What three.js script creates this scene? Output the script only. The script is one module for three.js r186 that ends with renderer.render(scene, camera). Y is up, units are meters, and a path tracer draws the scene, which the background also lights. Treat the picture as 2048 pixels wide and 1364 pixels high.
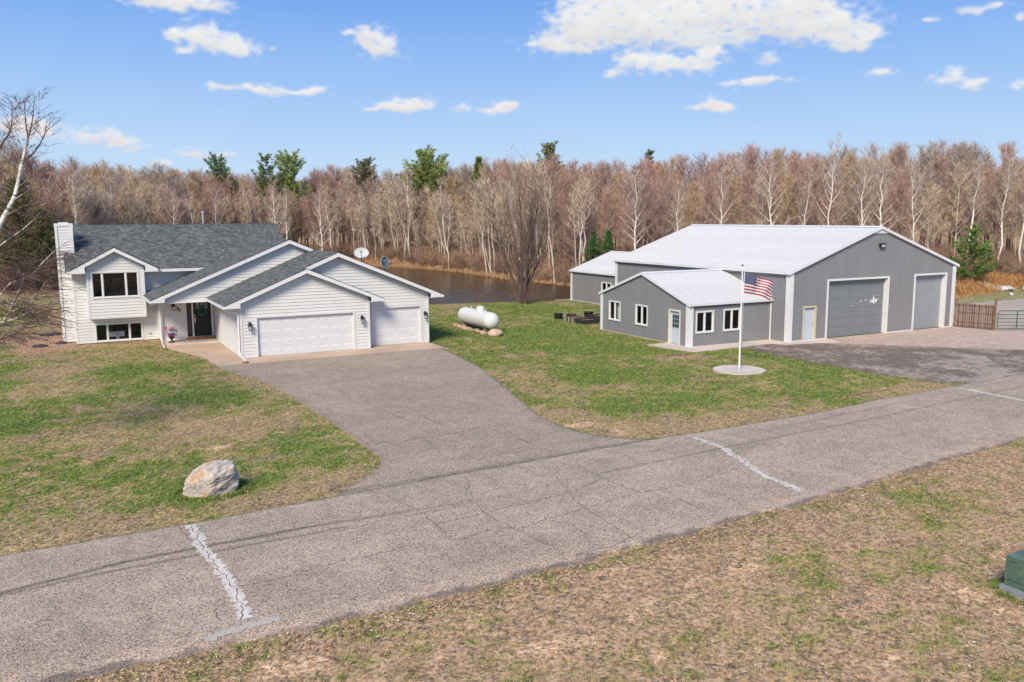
import * as THREE from 'three';
import * as BGU from 'three/addons/utils/BufferGeometryUtils.js';

// ---------- camera, sky, sun, exposure ----------
const scene = new THREE.Scene();
const camera = new THREE.PerspectiveCamera(43.07, 2048 / 1364, 0.1, 2500);
camera.position.set(0, 7.7, 0);
camera.rotation.order = 'YXZ';
camera.rotation.set(-0.1433785, -0.4850935, -0.00514805);
scene.add(camera);

const renderer = new THREE.WebGLRenderer({ antialias: true });
renderer.setSize(1024, 682);
renderer.toneMapping = THREE.LinearToneMapping;
renderer.toneMappingExposure = 1.0;
renderer.outputColorSpace = THREE.SRGBColorSpace;
renderer.shadowMap.enabled = true;

// soft hazy sun from the left and behind the camera
const SUN = new THREE.Vector3(-0.72, 0.84, 0.70).normalize();
const sun = new THREE.DirectionalLight(new THREE.Color().setRGB(1, 0.88, 0.70), 5.0);
sun.position.set(30 + SUN.x * 150, SUN.y * 150, -60 + SUN.z * 150);
sun.target.position.set(30, 0, -60);
sun.castShadow = true; sun.shadow.mapSize.set(4096, 4096); sun.shadow.radius = 38;
Object.assign(sun.shadow.camera, { left: -110, right: 110, top: 110, bottom: -110, near: 1, far: 400 });
scene.add(sun, sun.target);

// ---------- random numbers and noise ----------
function rng(seed) { let a = seed >>> 0; return () => { a = (a + 0x6D2B79F5) | 0; let t = Math.imul(a ^ (a >>> 15), 1 | a); t = (t + Math.imul(t ^ (t >>> 7), 61 | t)) ^ t; return ((t ^ (t >>> 14)) >>> 0) / 4294967296; }; }
const PERM = new Float32Array(65536); { const r = rng(77); for (let i = 0; i < 65536; i++) PERM[i] = r(); }
const hash2 = (x, y) => PERM[((x & 255) << 8) | (y & 255)];
function vnoise(x, y) {
  const xi = Math.floor(x), yi = Math.floor(y), fx = x - xi, fy = y - yi, sx = fx * fx * (3 - 2 * fx), sy = fy * fy * (3 - 2 * fy);
  const a = hash2(xi, yi), b = hash2(xi + 1, yi), c = hash2(xi, yi + 1), d = hash2(xi + 1, yi + 1);
  return a + (b - a) * sx + (c - a) * sy + (a - b - c + d) * sx * sy;
}
function fbm(x, y, o = 4) { let s = 0, a = 0.5, n = 0; for (let i = 0; i < o; i++) { s += a * vnoise(x, y); n += a; a *= 0.5; x = x * 2.03 + 17.1; y = y * 2.03 + 9.7; } return s / n; }
const clamp = (x, a = 0, b = 1) => Math.min(b, Math.max(a, x));
const sstep = (a, b, x) => { const t = clamp((x - a) / (b - a)); return t * t * (3 - 2 * t); };
const lerp = (a, b, t) => a + (b - a) * t;
const mix3 = (a, b, t) => [lerp(a[0], b[0], t), lerp(a[1], b[1], t), lerp(a[2], b[2], t)];
function table(T, x) { if (x <= T[0][0]) return T[0][1]; for (let i = 1; i < T.length; i++) if (x <= T[i][0]) return lerp(T[i - 1][1], T[i][1], (x - T[i - 1][0]) / (T[i][0] - T[i - 1][0])); return T[T.length - 1][1]; }

// ---------- sky: clear blue air and scattered fair-weather clouds ----------
// clouds as clusters of puffs: [azimuth, elevation, half-width, half-height] in degrees, azimuth from straight ahead of the road (+ to the right of the lawn axis)
const CLOUDS = [
  [[33.5,12.9,2.81,1.14],[32.8,11.9,2.51,1.16],[34.7,11.5,3.42,1.10],[30.0,10.7,1.91,0.53],[37.5,12.2,3.66,1.42],[41.2,12.1,4.71,1.68],[44.4,12.2,3.71,1.38],[46.8,11.3,3.07,0.97],[48.5,10.5,1.66,0.78],[49.2,10.3,0.96,0.69],[39.7,10.6,1.82,0.52],[48.5,9.9,0.97,0.28],[31.9,10.4,1.27,0.24]],
  [[35.7,9.6,1.87,0.83],[37.9,9.4,1.85,0.71],[40.1,9.3,1.52,0.65],[40.5,10.1,1.06,0.52],[34.3,8.8,0.47,0.30]],
  [[43.8,9.4,0.82,0.40]],
  [[42.5,8.0,1.64,0.27],[44.0,8.1,1.32,0.18]],
  [[41.0,6.9,1.06,0.54],[39.7,6.7,1.08,0.18],[41.5,6.6,0.76,0.42]],
  [[50.3,8.3,0.82,0.34]],
  [[54.1,7.7,1.15,0.66],[55.5,7.3,0.75,0.27]],
  [[57.5,7.0,0.53,0.27]],
  [[55.0,11.2,0.87,0.24],[55.9,11.4,0.61,0.21]],
  [[53.0,10.9,0.65,0.16]],
  [[57.1,10.6,0.36,0.21]],
  [[7.4,12.4,2.55,0.43],[9.4,12.6,1.73,0.44],[6.1,12.4,1.38,0.22]],
  [[8.7,10.8,1.29,0.78],[9.9,10.4,1.75,0.79],[11.3,10.1,1.03,0.57],[7.2,10.7,0.56,0.39],[7.7,9.9,0.57,0.17],[12.8,10.1,0.36,0.20]],
  [[18.6,11.3,1.09,0.72],[19.8,10.8,1.26,0.64],[19.4,10.2,1.25,0.47],[17.4,11.3,0.43,0.20]],
  [[9.6,7.9,0.73,0.23],[11.5,7.9,1.79,0.29],[13.3,7.7,1.82,0.27],[15.4,7.7,0.92,0.30]],
  [[21.3,7.1,1.59,0.49],[20.4,6.9,1.91,0.24],[18.8,6.8,0.63,0.15]],
  [[24.5,6.8,0.80,0.25]],
  [[27.1,6.9,1.29,0.43],[27.6,7.1,0.64,0.31],[26.3,6.7,0.97,0.19]],
  [[2.6,4.7,2.43,0.57],[4.2,4.3,1.24,0.40]],
  [[-0.2,4.9,1.53,0.69],[-1.2,5.2,1.50,0.55]],
  [[8.1,4.0,1.01,0.36],[10.0,3.8,0.74,0.18]],
  [[6.1,3.4,0.56,0.30]],
  [[36.3,9.7,0.62,0.36]],
];
{ // the same kind of sky all round
  const r = rng(5);
  for (let i = 0; i < 70; i++) {
    const az = 64 + r() * 288, el = 4 + r() * 36, w = (1.2 + 3.2 * r()) * (0.5 + el / 25), c = [];
    for (let k = 0; k < 4; k++) c.push([az + (r() - 0.5) * w * 2, el + (r() - 0.5) * w * 0.4, w * (0.4 + 0.5 * r()), w * (0.16 + 0.22 * r())]);
    CLOUDS.push(c);
  }
}
function makeSky() {
  const Wd = 4096, Hd = 2048, data = new Float32Array(Wd * Hd * 4);
  const AIR = [[-8, [.62, .74, .86]], [0, [.60, .755, .93]], [3, [.545, .725, .945]], [6, [.43, .635, .94]], [10, [.29, .505, .91]], [13.5, [.185, .395, .865]], [25, [.13, .31, .76]], [50, [.09, .24, .62]], [90, [.07, .20, .54]]];
  const air = (el) => { if (el <= AIR[0][0]) return AIR[0][1]; for (let i = 1; i < AIR.length; i++) if (el <= AIR[i][0]) return mix3(AIR[i - 1][1], AIR[i][1], (el - AIR[i - 1][0]) / (AIR[i][0] - AIR[i - 1][0])); return AIR[AIR.length - 1][1]; };
  for (let j = 0; j < Hd; j++) {
    const el = ((j + 0.5) / Hd - 0.5) * 180, base = air(el);
    for (let i = 0; i < Wd; i++) { const k = (j * Wd + i) * 4; const n = el > 0 && el < 16 ? 1 + 0.035 * (vnoise(i * 0.012, j * 0.03) - 0.5) : 1; data[k] = base[0] * n; data[k + 1] = base[1] * n; data[k + 2] = base[2]; data[k + 3] = 1; }
  }
  const ppd = Wd / 360;
  CLOUDS.forEach((c, ci) => {
    let a0 = 1e9, a1 = -1e9, e0 = 1e9, e1 = -1e9;
    for (const [az, el, rx, ry] of c) { a0 = Math.min(a0, az - rx * 2.2); a1 = Math.max(a1, az + rx * 2.2); e0 = Math.min(e0, el - ry * 2.2); e1 = Math.max(e1, el + ry * 2.2); }
    for (let j = Math.max(0, Math.floor((e0 + 90) / 180 * Hd)); j <= Math.min(Hd - 1, (e1 + 90) / 180 * Hd); j++) for (let ii = Math.floor((a0 - 90) * ppd + Wd / 2); ii <= (a1 - 90) * ppd + Wd / 2; ii++) {
      const az = (ii + 0.5 - Wd / 2) / ppd + 90, el = ((j + 0.5) / Hd - 0.5) * 180;
      let d = 0, hi = 0;
      const wx = az + (fbm(az * 0.9 + ci * 7, el * 1.6, 3) - 0.5) * 1.1, wy = el + (fbm(az * 0.9 + 40, el * 1.6 + ci * 3, 3) - 0.5) * 0.5;
      for (const [ca, ce, rx, ry] of c) { const x = (wx - ca) / rx, y = (wy - ce) / ry; const g = Math.exp(-(x * x + y * y) * 1.1); d += g; hi += g * y; }
      if (d < 0.05) continue;
      const n = fbm(az * 2.3 + ci * 13, el * 4.2, 6), n2 = fbm(az * 1.1 + 3, el * 2.2 + ci * 5, 4);
      const wisp = fbm(az * 1.3 + el * 2 + ci, el * 6, 4), dens = Math.min(d, 1.25) * (0.72 + 0.5 * wisp) + (n - 0.5) * 1.25;
      const a = Math.pow(sstep(0.2, 1.3, dens), 1.1) * 0.97;
      if (a <= 0.002) continue;
      const thick = sstep(0.7, 1.6, dens), lit = clamp(0.86 + 0.16 * n2 + 0.10 * (hi / d) - 0.08 * thick, 0, 1);
      const warm = sstep(9, 3, el), col = [lit * 0.95, lit * lerp(0.94, 0.875, warm), lit * lerp(0.925, 0.865, warm)];
      const i = ((ii % Wd) + Wd) % Wd, k = (j * Wd + i) * 4;
      for (let q = 0; q < 3; q++) data[k + q] = lerp(data[k + q], col[q], a);
    }
  });
  const t = new THREE.DataTexture(data, Wd, Hd, THREE.RGBAFormat, THREE.FloatType);
  t.mapping = THREE.EquirectangularReflectionMapping; t.magFilter = THREE.LinearFilter; t.minFilter = THREE.LinearFilter; t.needsUpdate = true;
  return t;
}
// azimuth a (degrees, 0 = straight down the lawn = -z, + to the right) sits at column (a - 90) from the middle of the map
scene.background = makeSky();
scene.environment = scene.background;

// ---------- object helpers (places are given as u to the right, y up, v away; z = -v) ----------
const used = {};
function numbered(name) { if (!(name in used)) { used[name] = 0; return name; } used[name]++; return name + '_' + String(used[name]).padStart(3, '0'); }
function thing(name, label, category, group) { const o = new THREE.Group(); o.name = numbered(name); o.userData = { label, category }; if (group) o.userData.group = group; scene.add(o); return o; }
function struct(name, geo, mat) { const m = mesh(name, geo, mat, scene); m.name = numbered(name); m.userData.kind = 'structure'; return m; }
function mesh(name, geo, mat, parent) { const m = new THREE.Mesh(geo, mat); m.name = name; m.castShadow = m.receiveShadow = true; if (parent) parent.add(m); return m; }
// geometry built in world places is moved so that the thing's own origin lies at its base
function settle(root, u, y, v) {
  const seen = new Set(), P = [u, y, -v];
  (function walk(o) { for (const c of o.children) { if (c.userData.own) { c.position.x -= P[0]; c.position.y -= P[1]; c.position.z -= P[2]; delete c.userData.own; continue; } if (c.geometry && !seen.has(c.geometry)) { seen.add(c.geometry); c.geometry.translate(-P[0], -P[1], -P[2]); } walk(c); } })(root);
  root.position.set(...P); return root;
}
class Geo {
  constructor() { this.p = []; this.c = null; }
  tri(a, b, c) { this.p.push(...a, ...b, ...c); return this; }
  quad(a, b, c, d) { this.p.push(...a, ...b, ...c, ...a, ...c, ...d); return this; }
  hexa(q) { const [a, b, c, d, e, f, g, h] = q; return this.quad(a, d, c, b).quad(e, f, g, h).quad(a, b, f, e).quad(b, c, g, f).quad(c, d, h, g).quad(d, a, e, h); }
  box(u0, u1, y0, y1, v0, v1) { return this.hexa([[u0, y0, -v0], [u1, y0, -v0], [u1, y0, -v1], [u0, y0, -v1], [u0, y1, -v0], [u1, y1, -v0], [u1, y1, -v1], [u0, y1, -v1]]); }
  fan(pts) { for (let i = 1; i < pts.length - 1; i++) this.tri(pts[0], pts[i], pts[i + 1]); return this; }
  prism(A, B, tris) { const n = A.length, T = tris || THREE.ShapeUtils.triangulateShape(this.flat(A), []); for (const [i, j, k] of T) { this.tri(A[i], A[j], A[k]); this.tri(B[i], B[k], B[j]); } for (let i = 0; i < n; i++) { const j = (i + 1) % n; this.quad(A[i], A[j], B[j], B[i]); } return this; }
  flat(A) { const d = [0, 1, 2].map(k => Math.max(...A.map(p => p[k])) - Math.min(...A.map(p => p[k]))); const drop = d.indexOf(Math.min(...d)), ax = [0, 1, 2].filter(k => k !== drop); return A.map(p => new THREE.Vector2(p[ax[0]], p[ax[1]])); }
  prismV(poly, v0, v1) { return this.prism(poly.map(([u, y]) => [u, y, -v0]), poly.map(([u, y]) => [u, y, -v1])); }
  prismU(poly, u0, u1) { return this.prism(poly.map(([v, y]) => [u0, y, -v]), poly.map(([v, y]) => [u1, y, -v])); }
  prismY(poly, y0, y1) { return this.prism(poly.map(([u, v]) => [u, y0, -v]), poly.map(([u, v]) => [u, y1, -v])); }
  tube(P, R, n = 6, cap = true) { // P points as arrays in three space
    const rings = []; let t, ref = new THREE.Vector3(0.31, 0.2, 0.93);
    for (let i = 0; i < P.length; i++) {
      const a = new THREE.Vector3(...P[Math.max(0, i - 1)]), b = new THREE.Vector3(...P[Math.min(P.length - 1, i + 1)]); t = b.sub(a).normalize();
      const x = ref.clone().addScaledVector(t, -ref.dot(t)).normalize(), y = t.clone().cross(x); ref = x; const ring = [];
      for (let k = 0; k < n; k++) { const q = k / n * Math.PI * 2, c = Math.cos(q) * R[i], s = Math.sin(q) * R[i]; ring.push([P[i][0] + x.x * c + y.x * s, P[i][1] + x.y * c + y.y * s, P[i][2] + x.z * c + y.z * s]); }
      rings.push(ring);
    }
    for (let i = 0; i < rings.length - 1; i++) for (let k = 0; k < n; k++) { const l = (k + 1) % n; this.quad(rings[i][k], rings[i][l], rings[i + 1][l], rings[i + 1][k]); }
    if (cap) { this.fan(rings[0].slice().reverse()); this.fan(rings[rings.length - 1]); }
    return this;
  }
  col(c) { if (!this.c) { this.c = []; } while (this.c.length < this.p.length) this.c.push(c[0], c[1], c[2]); return this; }
  build(smooth = false) {
    let g = new THREE.BufferGeometry(); g.setAttribute('position', new THREE.Float32BufferAttribute(this.p, 3));
    if (this.c) g.setAttribute('color', new THREE.Float32BufferAttribute(this.c, 3));
    g.computeVertexNormals();
    const N = g.attributes.normal.array, uv = new Float32Array(this.p.length / 3 * 2);
    for (let i = 0; i < this.p.length / 3; i++) { const ax = Math.abs(N[i * 3]), ay = Math.abs(N[i * 3 + 1]), az = Math.abs(N[i * 3 + 2]), x = this.p[i * 3], y = this.p[i * 3 + 1], z = this.p[i * 3 + 2]; if (ay >= ax && ay >= az) { uv[i * 2] = x; uv[i * 2 + 1] = z; } else if (ax >= az) { uv[i * 2] = z; uv[i * 2 + 1] = y; } else { uv[i * 2] = x; uv[i * 2 + 1] = y; } }
    g.setAttribute('uv', new THREE.BufferAttribute(uv, 2));
    if (smooth) { g.deleteAttribute('normal'); g = BGU.mergeVertices(g, 1e-4); g.computeVertexNormals(); }
    return g;
  }
}
const G = () => new Geo();
const V = (u, y, v) => [u, y, -v];
function cylinder(u, y0, y1, v, r0, r1 = r0, n = 20) { const g = new THREE.CylinderGeometry(r1, r0, y1 - y0, n); g.translate(u, (y0 + y1) / 2, -v); return g; }

// ---------- textures ----------
function dataTex(n, fn, srgb = true) {
  const d = new Uint8Array(n * n * 4);
  for (let j = 0; j < n; j++) for (let i = 0; i < n; i++) { const c = fn(i, j), k = (j * n + i) * 4; d[k] = clamp(c[0]) * 255; d[k + 1] = clamp(c[1]) * 255; d[k + 2] = clamp(c[2]) * 255; d[k + 3] = 255; }
  const t = new THREE.DataTexture(d, n, n, THREE.RGBAFormat, THREE.UnsignedByteType); t.wrapS = t.wrapT = THREE.RepeatWrapping; t.magFilter = THREE.LinearFilter; t.minFilter = THREE.LinearMipmapLinearFilter; t.generateMipmaps = true; if (srgb) t.colorSpace = THREE.SRGBColorSpace; t.needsUpdate = true; return t;
}
function tileNoise(n, cell, seed) { // wrapping value noise on an n x n tile
  const m = Math.max(1, Math.round(n / cell)), r = rng(seed), L = new Float32Array(m * m).map(() => r());
  return (i, j) => { const x = i / n * m, y = j / n * m, xi = Math.floor(x), yi = Math.floor(y), fx = x - xi, fy = y - yi, sx = fx * fx * (3 - 2 * fx), sy = fy * fy * (3 - 2 * fy), g = (a, b) => L[((b % m + m) % m) * m + ((a % m + m) % m)]; return lerp(lerp(g(xi, yi), g(xi + 1, yi), sx), lerp(g(xi, yi + 1), g(xi + 1, yi + 1), sx), sy); };
}
function fleckLayer(n, count, seed, draw) { const a = new Float32Array(n * n).fill(-1), r = rng(seed); for (let k = 0; k < count; k++) draw(r, (x, y, val) => { const i = ((Math.round(x) % n) + n) % n, j = ((Math.round(y) % n) + n) % n; a[j * n + i] = val; }); return a; }
const rep = (t, mx, my = mx) => { t.repeat.set(1 / mx, 1 / my); return t; };
// aggregate: pale and dark stones in worn asphalt
function asphaltTex(seed) {
  const n = 1024, f = fleckLayer(n, 42000, seed, (r, put) => { const x = r() * n, y = r() * n, R = 1 + r() * 3.2, v = r(); for (let a = -R; a <= R; a++) for (let b = -R; b <= R; b++) if (a * a + b * b <= R * R) put(x + a, y + b, v); });
  const n1 = tileNoise(n, 3, seed + 1), n2 = tileNoise(n, 120, seed + 2), n3 = tileNoise(n, 40, seed + 3);
  const col = dataTex(n, (i, j) => { const s = f[j * n + i]; let v = 0.83 + 0.12 * (n1(i, j) - 0.5) + 0.06 * (n2(i, j) - 0.5) + 0.05 * (n3(i, j) - 0.5), w = 0; if (s >= 0) { v += s > 0.78 ? 0.20 * (s - 0.5) * 2 : (s - 0.62) * 0.62; w = (s * 7 % 1 - 0.5) * 0.07; } return [v + w, v, v - w]; });
  const bmp = dataTex(n, (i, j) => { const s = f[j * n + i]; const v = 0.4 + 0.25 * n1(i, j) + (s >= 0 ? 0.3 * s : 0); return [v, v, v]; }, false);
  return [col, bmp];
}
const [ASPH, ASPHB] = asphaltTex(11);
// turf and litter: short strokes of straw, soil crumbs
function turfTex(seed) {
  const n = 1024;
  const f = fleckLayer(n, 26000, seed, (r, put) => { let x = r() * n, y = r() * n; const a = r() * Math.PI * 2, L = 6 + r() * 22, v = r(), b = (r() - 0.5) * 0.06; let q = a; for (let s = 0; s < L; s++) { put(x, y, v); if (v > 0.5) put(x + 1, y, v); x += Math.cos(q); y += Math.sin(q); q += b; } });
  const n1 = tileNoise(n, 4, seed + 1), n2 = tileNoise(n, 90, seed + 2), n3 = tileNoise(n, 18, seed + 3), n4 = tileNoise(n, 9, seed + 4);
  const col = dataTex(n, (i, j) => { const s = f[j * n + i]; let v = 0.80 + 0.16 * (n1(i, j) - 0.5) + 0.1 * (n2(i, j) - 0.5) + 0.46 * (n3(i, j) - 0.5) + 0.4 * (n4(i, j) - 0.5), w = 0; if (s >= 0) { v += (s - 0.5) * 0.6; w = (s * 5 % 1 - 0.5) * 0.08; } return [v + w, v, v - w]; });
  const bmp = dataTex(n, (i, j) => { const s = f[j * n + i], v = 0.3 + 0.3 * n3(i, j) + 0.15 * n1(i, j) + (s >= 0 ? 0.25 * s : 0); return [v, v, v]; }, false);
  return [col, bmp];
}
const [TURF, TURFB] = turfTex(23);
const grain = (seed, amt, cell, n = 256) => { const a = tileNoise(n, cell, seed), b = tileNoise(n, cell * 9, seed + 1), c = tileNoise(n, 2, seed + 2); return dataTex(n, (i, j) => { const v = 0.9 + amt * (a(i, j) - 0.5) + amt * 1.2 * (b(i, j) - 0.5) + amt * 0.6 * (c(i, j) - 0.5); return [v, v, v]; }); };
const bumpGrain = (seed, cell, n = 256) => { const a = tileNoise(n, cell, seed), b = tileNoise(n, cell * 6, seed + 1); return dataTex(n, (i, j) => { const v = 0.5 * a(i, j) + 0.5 * b(i, j); return [v, v, v]; }, false); };
const WEAR = rep(grain(41, 0.025, 20), 5.3), CONC = rep(grain(43, 0.07, 14, 512), 4.7), FINE = rep(grain(47, 0.16, 3), 0.9), STAINS = rep(grain(49, 0.05, 26), 6.1, 9.3);
const CONCB = rep(bumpGrain(51, 3), 0.6);
const std = (r, g, b, o = {}) => new THREE.MeshStandardMaterial({ color: new THREE.Color().setRGB(r, g, b), roughness: 0.85, side: THREE.DoubleSide, ...o });
const M = {
  siding: std(.82, .82, .81, { map: WEAR, roughness: .6 }), trim: std(.86, .86, .87, { map: WEAR, roughness: .5 }), door: std(.83, .835, .85, { map: WEAR, roughness: .45 }),
  shingle: std(1, 1, 1, { vertexColors: true, map: FINE, roughness: .95 }), shingleDark: std(.06, .07, .08), deck: std(.25, .2, .15),
  metalWall: std(.262, .265, .282, { map: STAINS, roughness: .5 }), metalTrim: std(.86, .87, .88, { map: WEAR, roughness: .4 }), metalRoof: std(.74, .74, .73, { map: STAINS, roughness: .42 }),
  barnDoor: std(.25, .275, .29, { map: STAINS, roughness: .55 }), barnDoor2: std(.34, .36, .39, { map: STAINS, roughness: .5 }), cream: std(.72, .62, .42, { map: WEAR }), paleDoor: std(.60, .68, .78, { map: WEAR, roughness: .5 }),
  black: std(.008, .008, .009, { roughness: .6 }), dark: std(.03, .03, .032), iron: std(.02, .022, .025, { roughness: .5 }), seam: std(.05, .055, .06),
  glass: new THREE.MeshPhysicalMaterial({ color: 0xffffff, transmission: 1, roughness: 0.02, thickness: 0, ior: 1.5, side: THREE.DoubleSide }),
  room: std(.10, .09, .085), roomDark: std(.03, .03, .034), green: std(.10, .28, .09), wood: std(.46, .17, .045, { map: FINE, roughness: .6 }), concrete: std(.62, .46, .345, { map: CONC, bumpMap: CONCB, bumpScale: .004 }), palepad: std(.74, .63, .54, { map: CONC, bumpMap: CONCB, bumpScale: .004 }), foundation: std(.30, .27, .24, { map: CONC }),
  steel: std(.45, .5, .54, { metalness: .6, roughness: .45 }), white: std(.84, .84, .84, { roughness: .4 }), chrome: std(.7, .7, .7, { metalness: 1, roughness: .25 }),
};
// ---------- ground plan ----------
const ROADFAR = [[-80, 21.6], [-10, 22.25], [0, 22.33], [2.5, 22.43], [4.9, 22.64], [10, 23.0], [17.6, 23.5], [25.5, 23.63], [30, 24.2], [35, 24.5], [41, 24.9], [60, 26.6], [140, 36]];
const ROADNEAR = [[-80, 14.5], [-8, 15.5], [-.6, 15.6], [1.8, 15.36], [5.5, 15.38], [10.5, 15.68], [17, 16.1], [24.6, 17], [29, 17.36], [45, 19.1], [60, 20.6], [140, 30]];
const DRIVEL = [[22.6, 6.3], [23.3, 6.9], [24.1, 7.8], [25, 8.5], [26, 8.81], [27.4, 8.83], [33.1, 8.85], [40.4, 8.4], [44, 7.6], [45.7, 7.2], [46.6, 7.15]];
const DRIVER = [[22.6, 19.4], [23.2, 18.4], [23.9, 17.3], [24.6, 16.55], [26.3, 16.05], [28.35, 16.15], [34.3, 17.69], [39.6, 18.98], [46.0, 19.75], [46.6, 19.9]];
const inPoly = (P, u, v) => { let c = false; for (let i = 0, j = P.length - 1; i < P.length; j = i++) { const [a, b] = P[i], [d, e] = P[j]; if ((b > v) !== (e > v) && u < (d - a) * (v - b) / (e - b) + a) c = !c; } return c; };
const segDist = (P, u, v, closed = true) => { let m = 1e9; for (let i = 0; i < P.length - (closed ? 0 : 1); i++) { const [a, b] = P[i], [c, d] = P[(i + 1) % P.length], x = c - a, y = d - b, t = clamp(((u - a) * x + (v - b) * y) / (x * x + y * y)); m = Math.min(m, Math.hypot(u - a - x * t, v - b - y * t)); } return m; };
const POND = [[16, 84], [22, 77.5], [29.7, 73.8], [36, 72.1], [42, 70.2], [47, 71.6], [52.4, 84], [51.0, 98], [51.8, 115], [48.8, 131], [43, 140.5], [35, 138], [28, 122], [20, 105], [15, 94]];
const GRAVEL = [[35.3, 38.2], [35.1, 36], [34.8, 32.4], [34.95, 28.4], [35.5, 25.4], [36.8, 24.4], [46, 24.9], [70, 26.5], [70, 50], [57, 46], [54.6, 38.2], [42.2, 38.2], [41.9, 36.8], [38.4, 37.4], [37.8, 38.2]];
const WALK = [[5.45, 56.95], [5.42, 55.3], [5.9, 53.4], [6.75, 51], [7.0, 49.2], [7.02, 47.6], [7.15, 46.3], [8.75, 46.3], [8.68, 56.95]];
const BUILT = [[[.1, 59], [20.1, 48.3], [20.1, 68], [.1, 68]], [[8.7, 48.2], [20, 48.2], [20, 60], [8.7, 60]], [[5.5, 56.9], [9, 56.9], [9, 60], [5.5, 60]], [[39, 38.1], [54.4, 38.1], [54.4, 56.5], [39, 56.5]], [[32.6, 39.6], [39.1, 39.6], [39.1, 48.8], [32.6, 48.8]], [[42.1, 56.4], [51.2, 56.4], [51.2, 68.1], [42.1, 68.1]]];
BUILT[0] = [[.15, 59], [14, 59], [14, 68], [.15, 68]];
const BARNPAD = [[31.0, 41.4], [31.15, 40.2], [31.75, 37.95], [34, 38.05], [37.8, 38.35], [38.4, 37.5], [41.95, 36.85], [42.2, 38.2], [39.05, 38.2], [39.05, 39.6], [32.6, 39.6], [32.6, 41.6]];
function hard(u, v, m = 0) { // paved, gravelled or built over
  if (v > table(ROADNEAR, u) - m && v < table(ROADFAR, u) + m) return true;
  if (v > 22.6 && v < 48.5 && u > table(DRIVEL, v) - m && u < table(DRIVER, v) + m) return true;
  if (v > 46.2 && v < 49.1 && u > 7.1 && u < 20) return true;
  if (inPoly(WALK, u, v) || inPoly(GRAVEL, u, v) || inPoly(BARNPAD, u, v) || inPoly(POND, u, v)) return true;
  if (Math.hypot(u - 29.91, v - 32.38) < 1.32) return true;
  for (const b of BUILT) if (inPoly(b, u, v)) return true;
  return false;
}
// how green the turf is: broad noise plus the patches that the lawn has; a list of [u, v, half-width, half-depth, amount]
const PATCH = [[23.6, 35.3, 2.4, 3, .45], [26.3, 42.1, 4, 4, .3], [23.6, 27.9, 4.5, 1.6, .3], [28.8, 40.7, 2, 3, .2], [32.5, 30, 3, 3, .25], [28, 50, 6, 6, .25], [35, 62, 6, 4, .2],
  [29.7, 37.7, 1.5, .8, -.7], [30.8, 36.6, 1.2, .6, -.7], [26.7, 26, .9, .22, -.9], [31, 25.4, 2.6, .22, -.9], [17, 27.9, 1.3, 2.4, -.6], [17.6, 25.2, 2, 1.4, -.6], [23.2, 41.8, 1.5, .8, -.4], [22.6, 32.2, 1.1, 1, -.35], [20, 38, 1.0, 4, -.35], [18.6, 33, 1.2, 4, -.4], [25.5, 36.5, 1.4, .8, -.3], [21.5, 24.6, 4, .8, -.35],
  [4.6, 46.8, 3.0, 2.4, .5], [5.8, 39, 2.2, 3.5, .6], [4.0, 25.4, 2.0, .9, .65], [.3, 40.9, 3, 1.6, .3], [-1.8, 37.9, 1.5, 3, .4], [7.2, 28, 1.2, 3, .35], [2, 27.5, 2, 1, .1],
  [-.6, 49, 2.2, 2, -.35], [1.8, 34, 2.6, 2.4, -.4], [4.8, 32.4, 1.8, 1.5, -.45], [7.6, 33.7, .9, 2, -.3], [7, 24.6, 1.6, 1, -.45], [2.5, 45, 2, 1.2, -.3], [7.2, 46.5, .7, 5, -.5], [4, 57.6, 3, 1.1, -.6], [2, 54.5, 2.5, .9, -.25], [-1, 58.5, 1.6, 3.6, -.8], [8.2, 41, .6, 5, -.3],
  [18.3, 13.2, 2.2, 1.0, .30], [14.7, 12.3, 1.6, .7, .22], [13.1, 12.3, .9, .8, .2], [14.2, 9.7, 1, .5, .4], [22, 14.5, 3, 1, .25], [16.6, 10.6, .7, .5, .4], [9, 15.2, 2, .35, .35], [12, 15.5, 2, .35, .3], [6.5, 14.7, 1.6, .4, .2]];
const SAND = [[16.9, 26.5, .7, .45, .8], [17.6, 25.0, .9, .5, .55], [10, 13.1, .38, .22, .9], [10.4, 14.9, .5, .22, .8], [11.4, 13.6, .38, .16, .8], [9.4, 12.8, .4, .2, .9], [11.1, 13, .34, .2, .9], [10.9, 11.3, .4, .25, .6], [3.3, 14.2, .5, .35, .9], [5, 13.4, .8, .3, .5], [16, 10.5, .35, .4, .7], [15.6, 9.6, .6, .2, .7], [13.5, 13.6, .8, .3, .4], [7.5, 12.6, .9, .3, .45], [12.2, 14.8, .5, .2, .5], [4.4, 29.9, .5, .35, .55], [6.6, 31, .4, .3, .5], [4.3, 35.4, .4, .3, .3], [14.2, 14.4, .4, .2, .6], [8.6, 11.6, .5, .3, .6], [19.5, 12.4, .5, .5, .4], [20.8, 14.9, .6, .2, .4], [12.4, 9.4, .5, .2, .5], [8.4, 13.9, .35, .2, .5]];
const blobSum = (L, u, v, w) => { let s = 0; const du = (fbm(u * .7 + 5, v * .7, 3) - .5) * w, dv = (fbm(u * .7, v * .7 + 31, 3) - .5) * w; for (const [a, b, ru, rv, k] of L) { const x = (u + du - a) / ru, y = (v + dv - b) / rv, q = x * x + y * y; if (q < 6) s += k * Math.exp(-q); } return s; };
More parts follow.
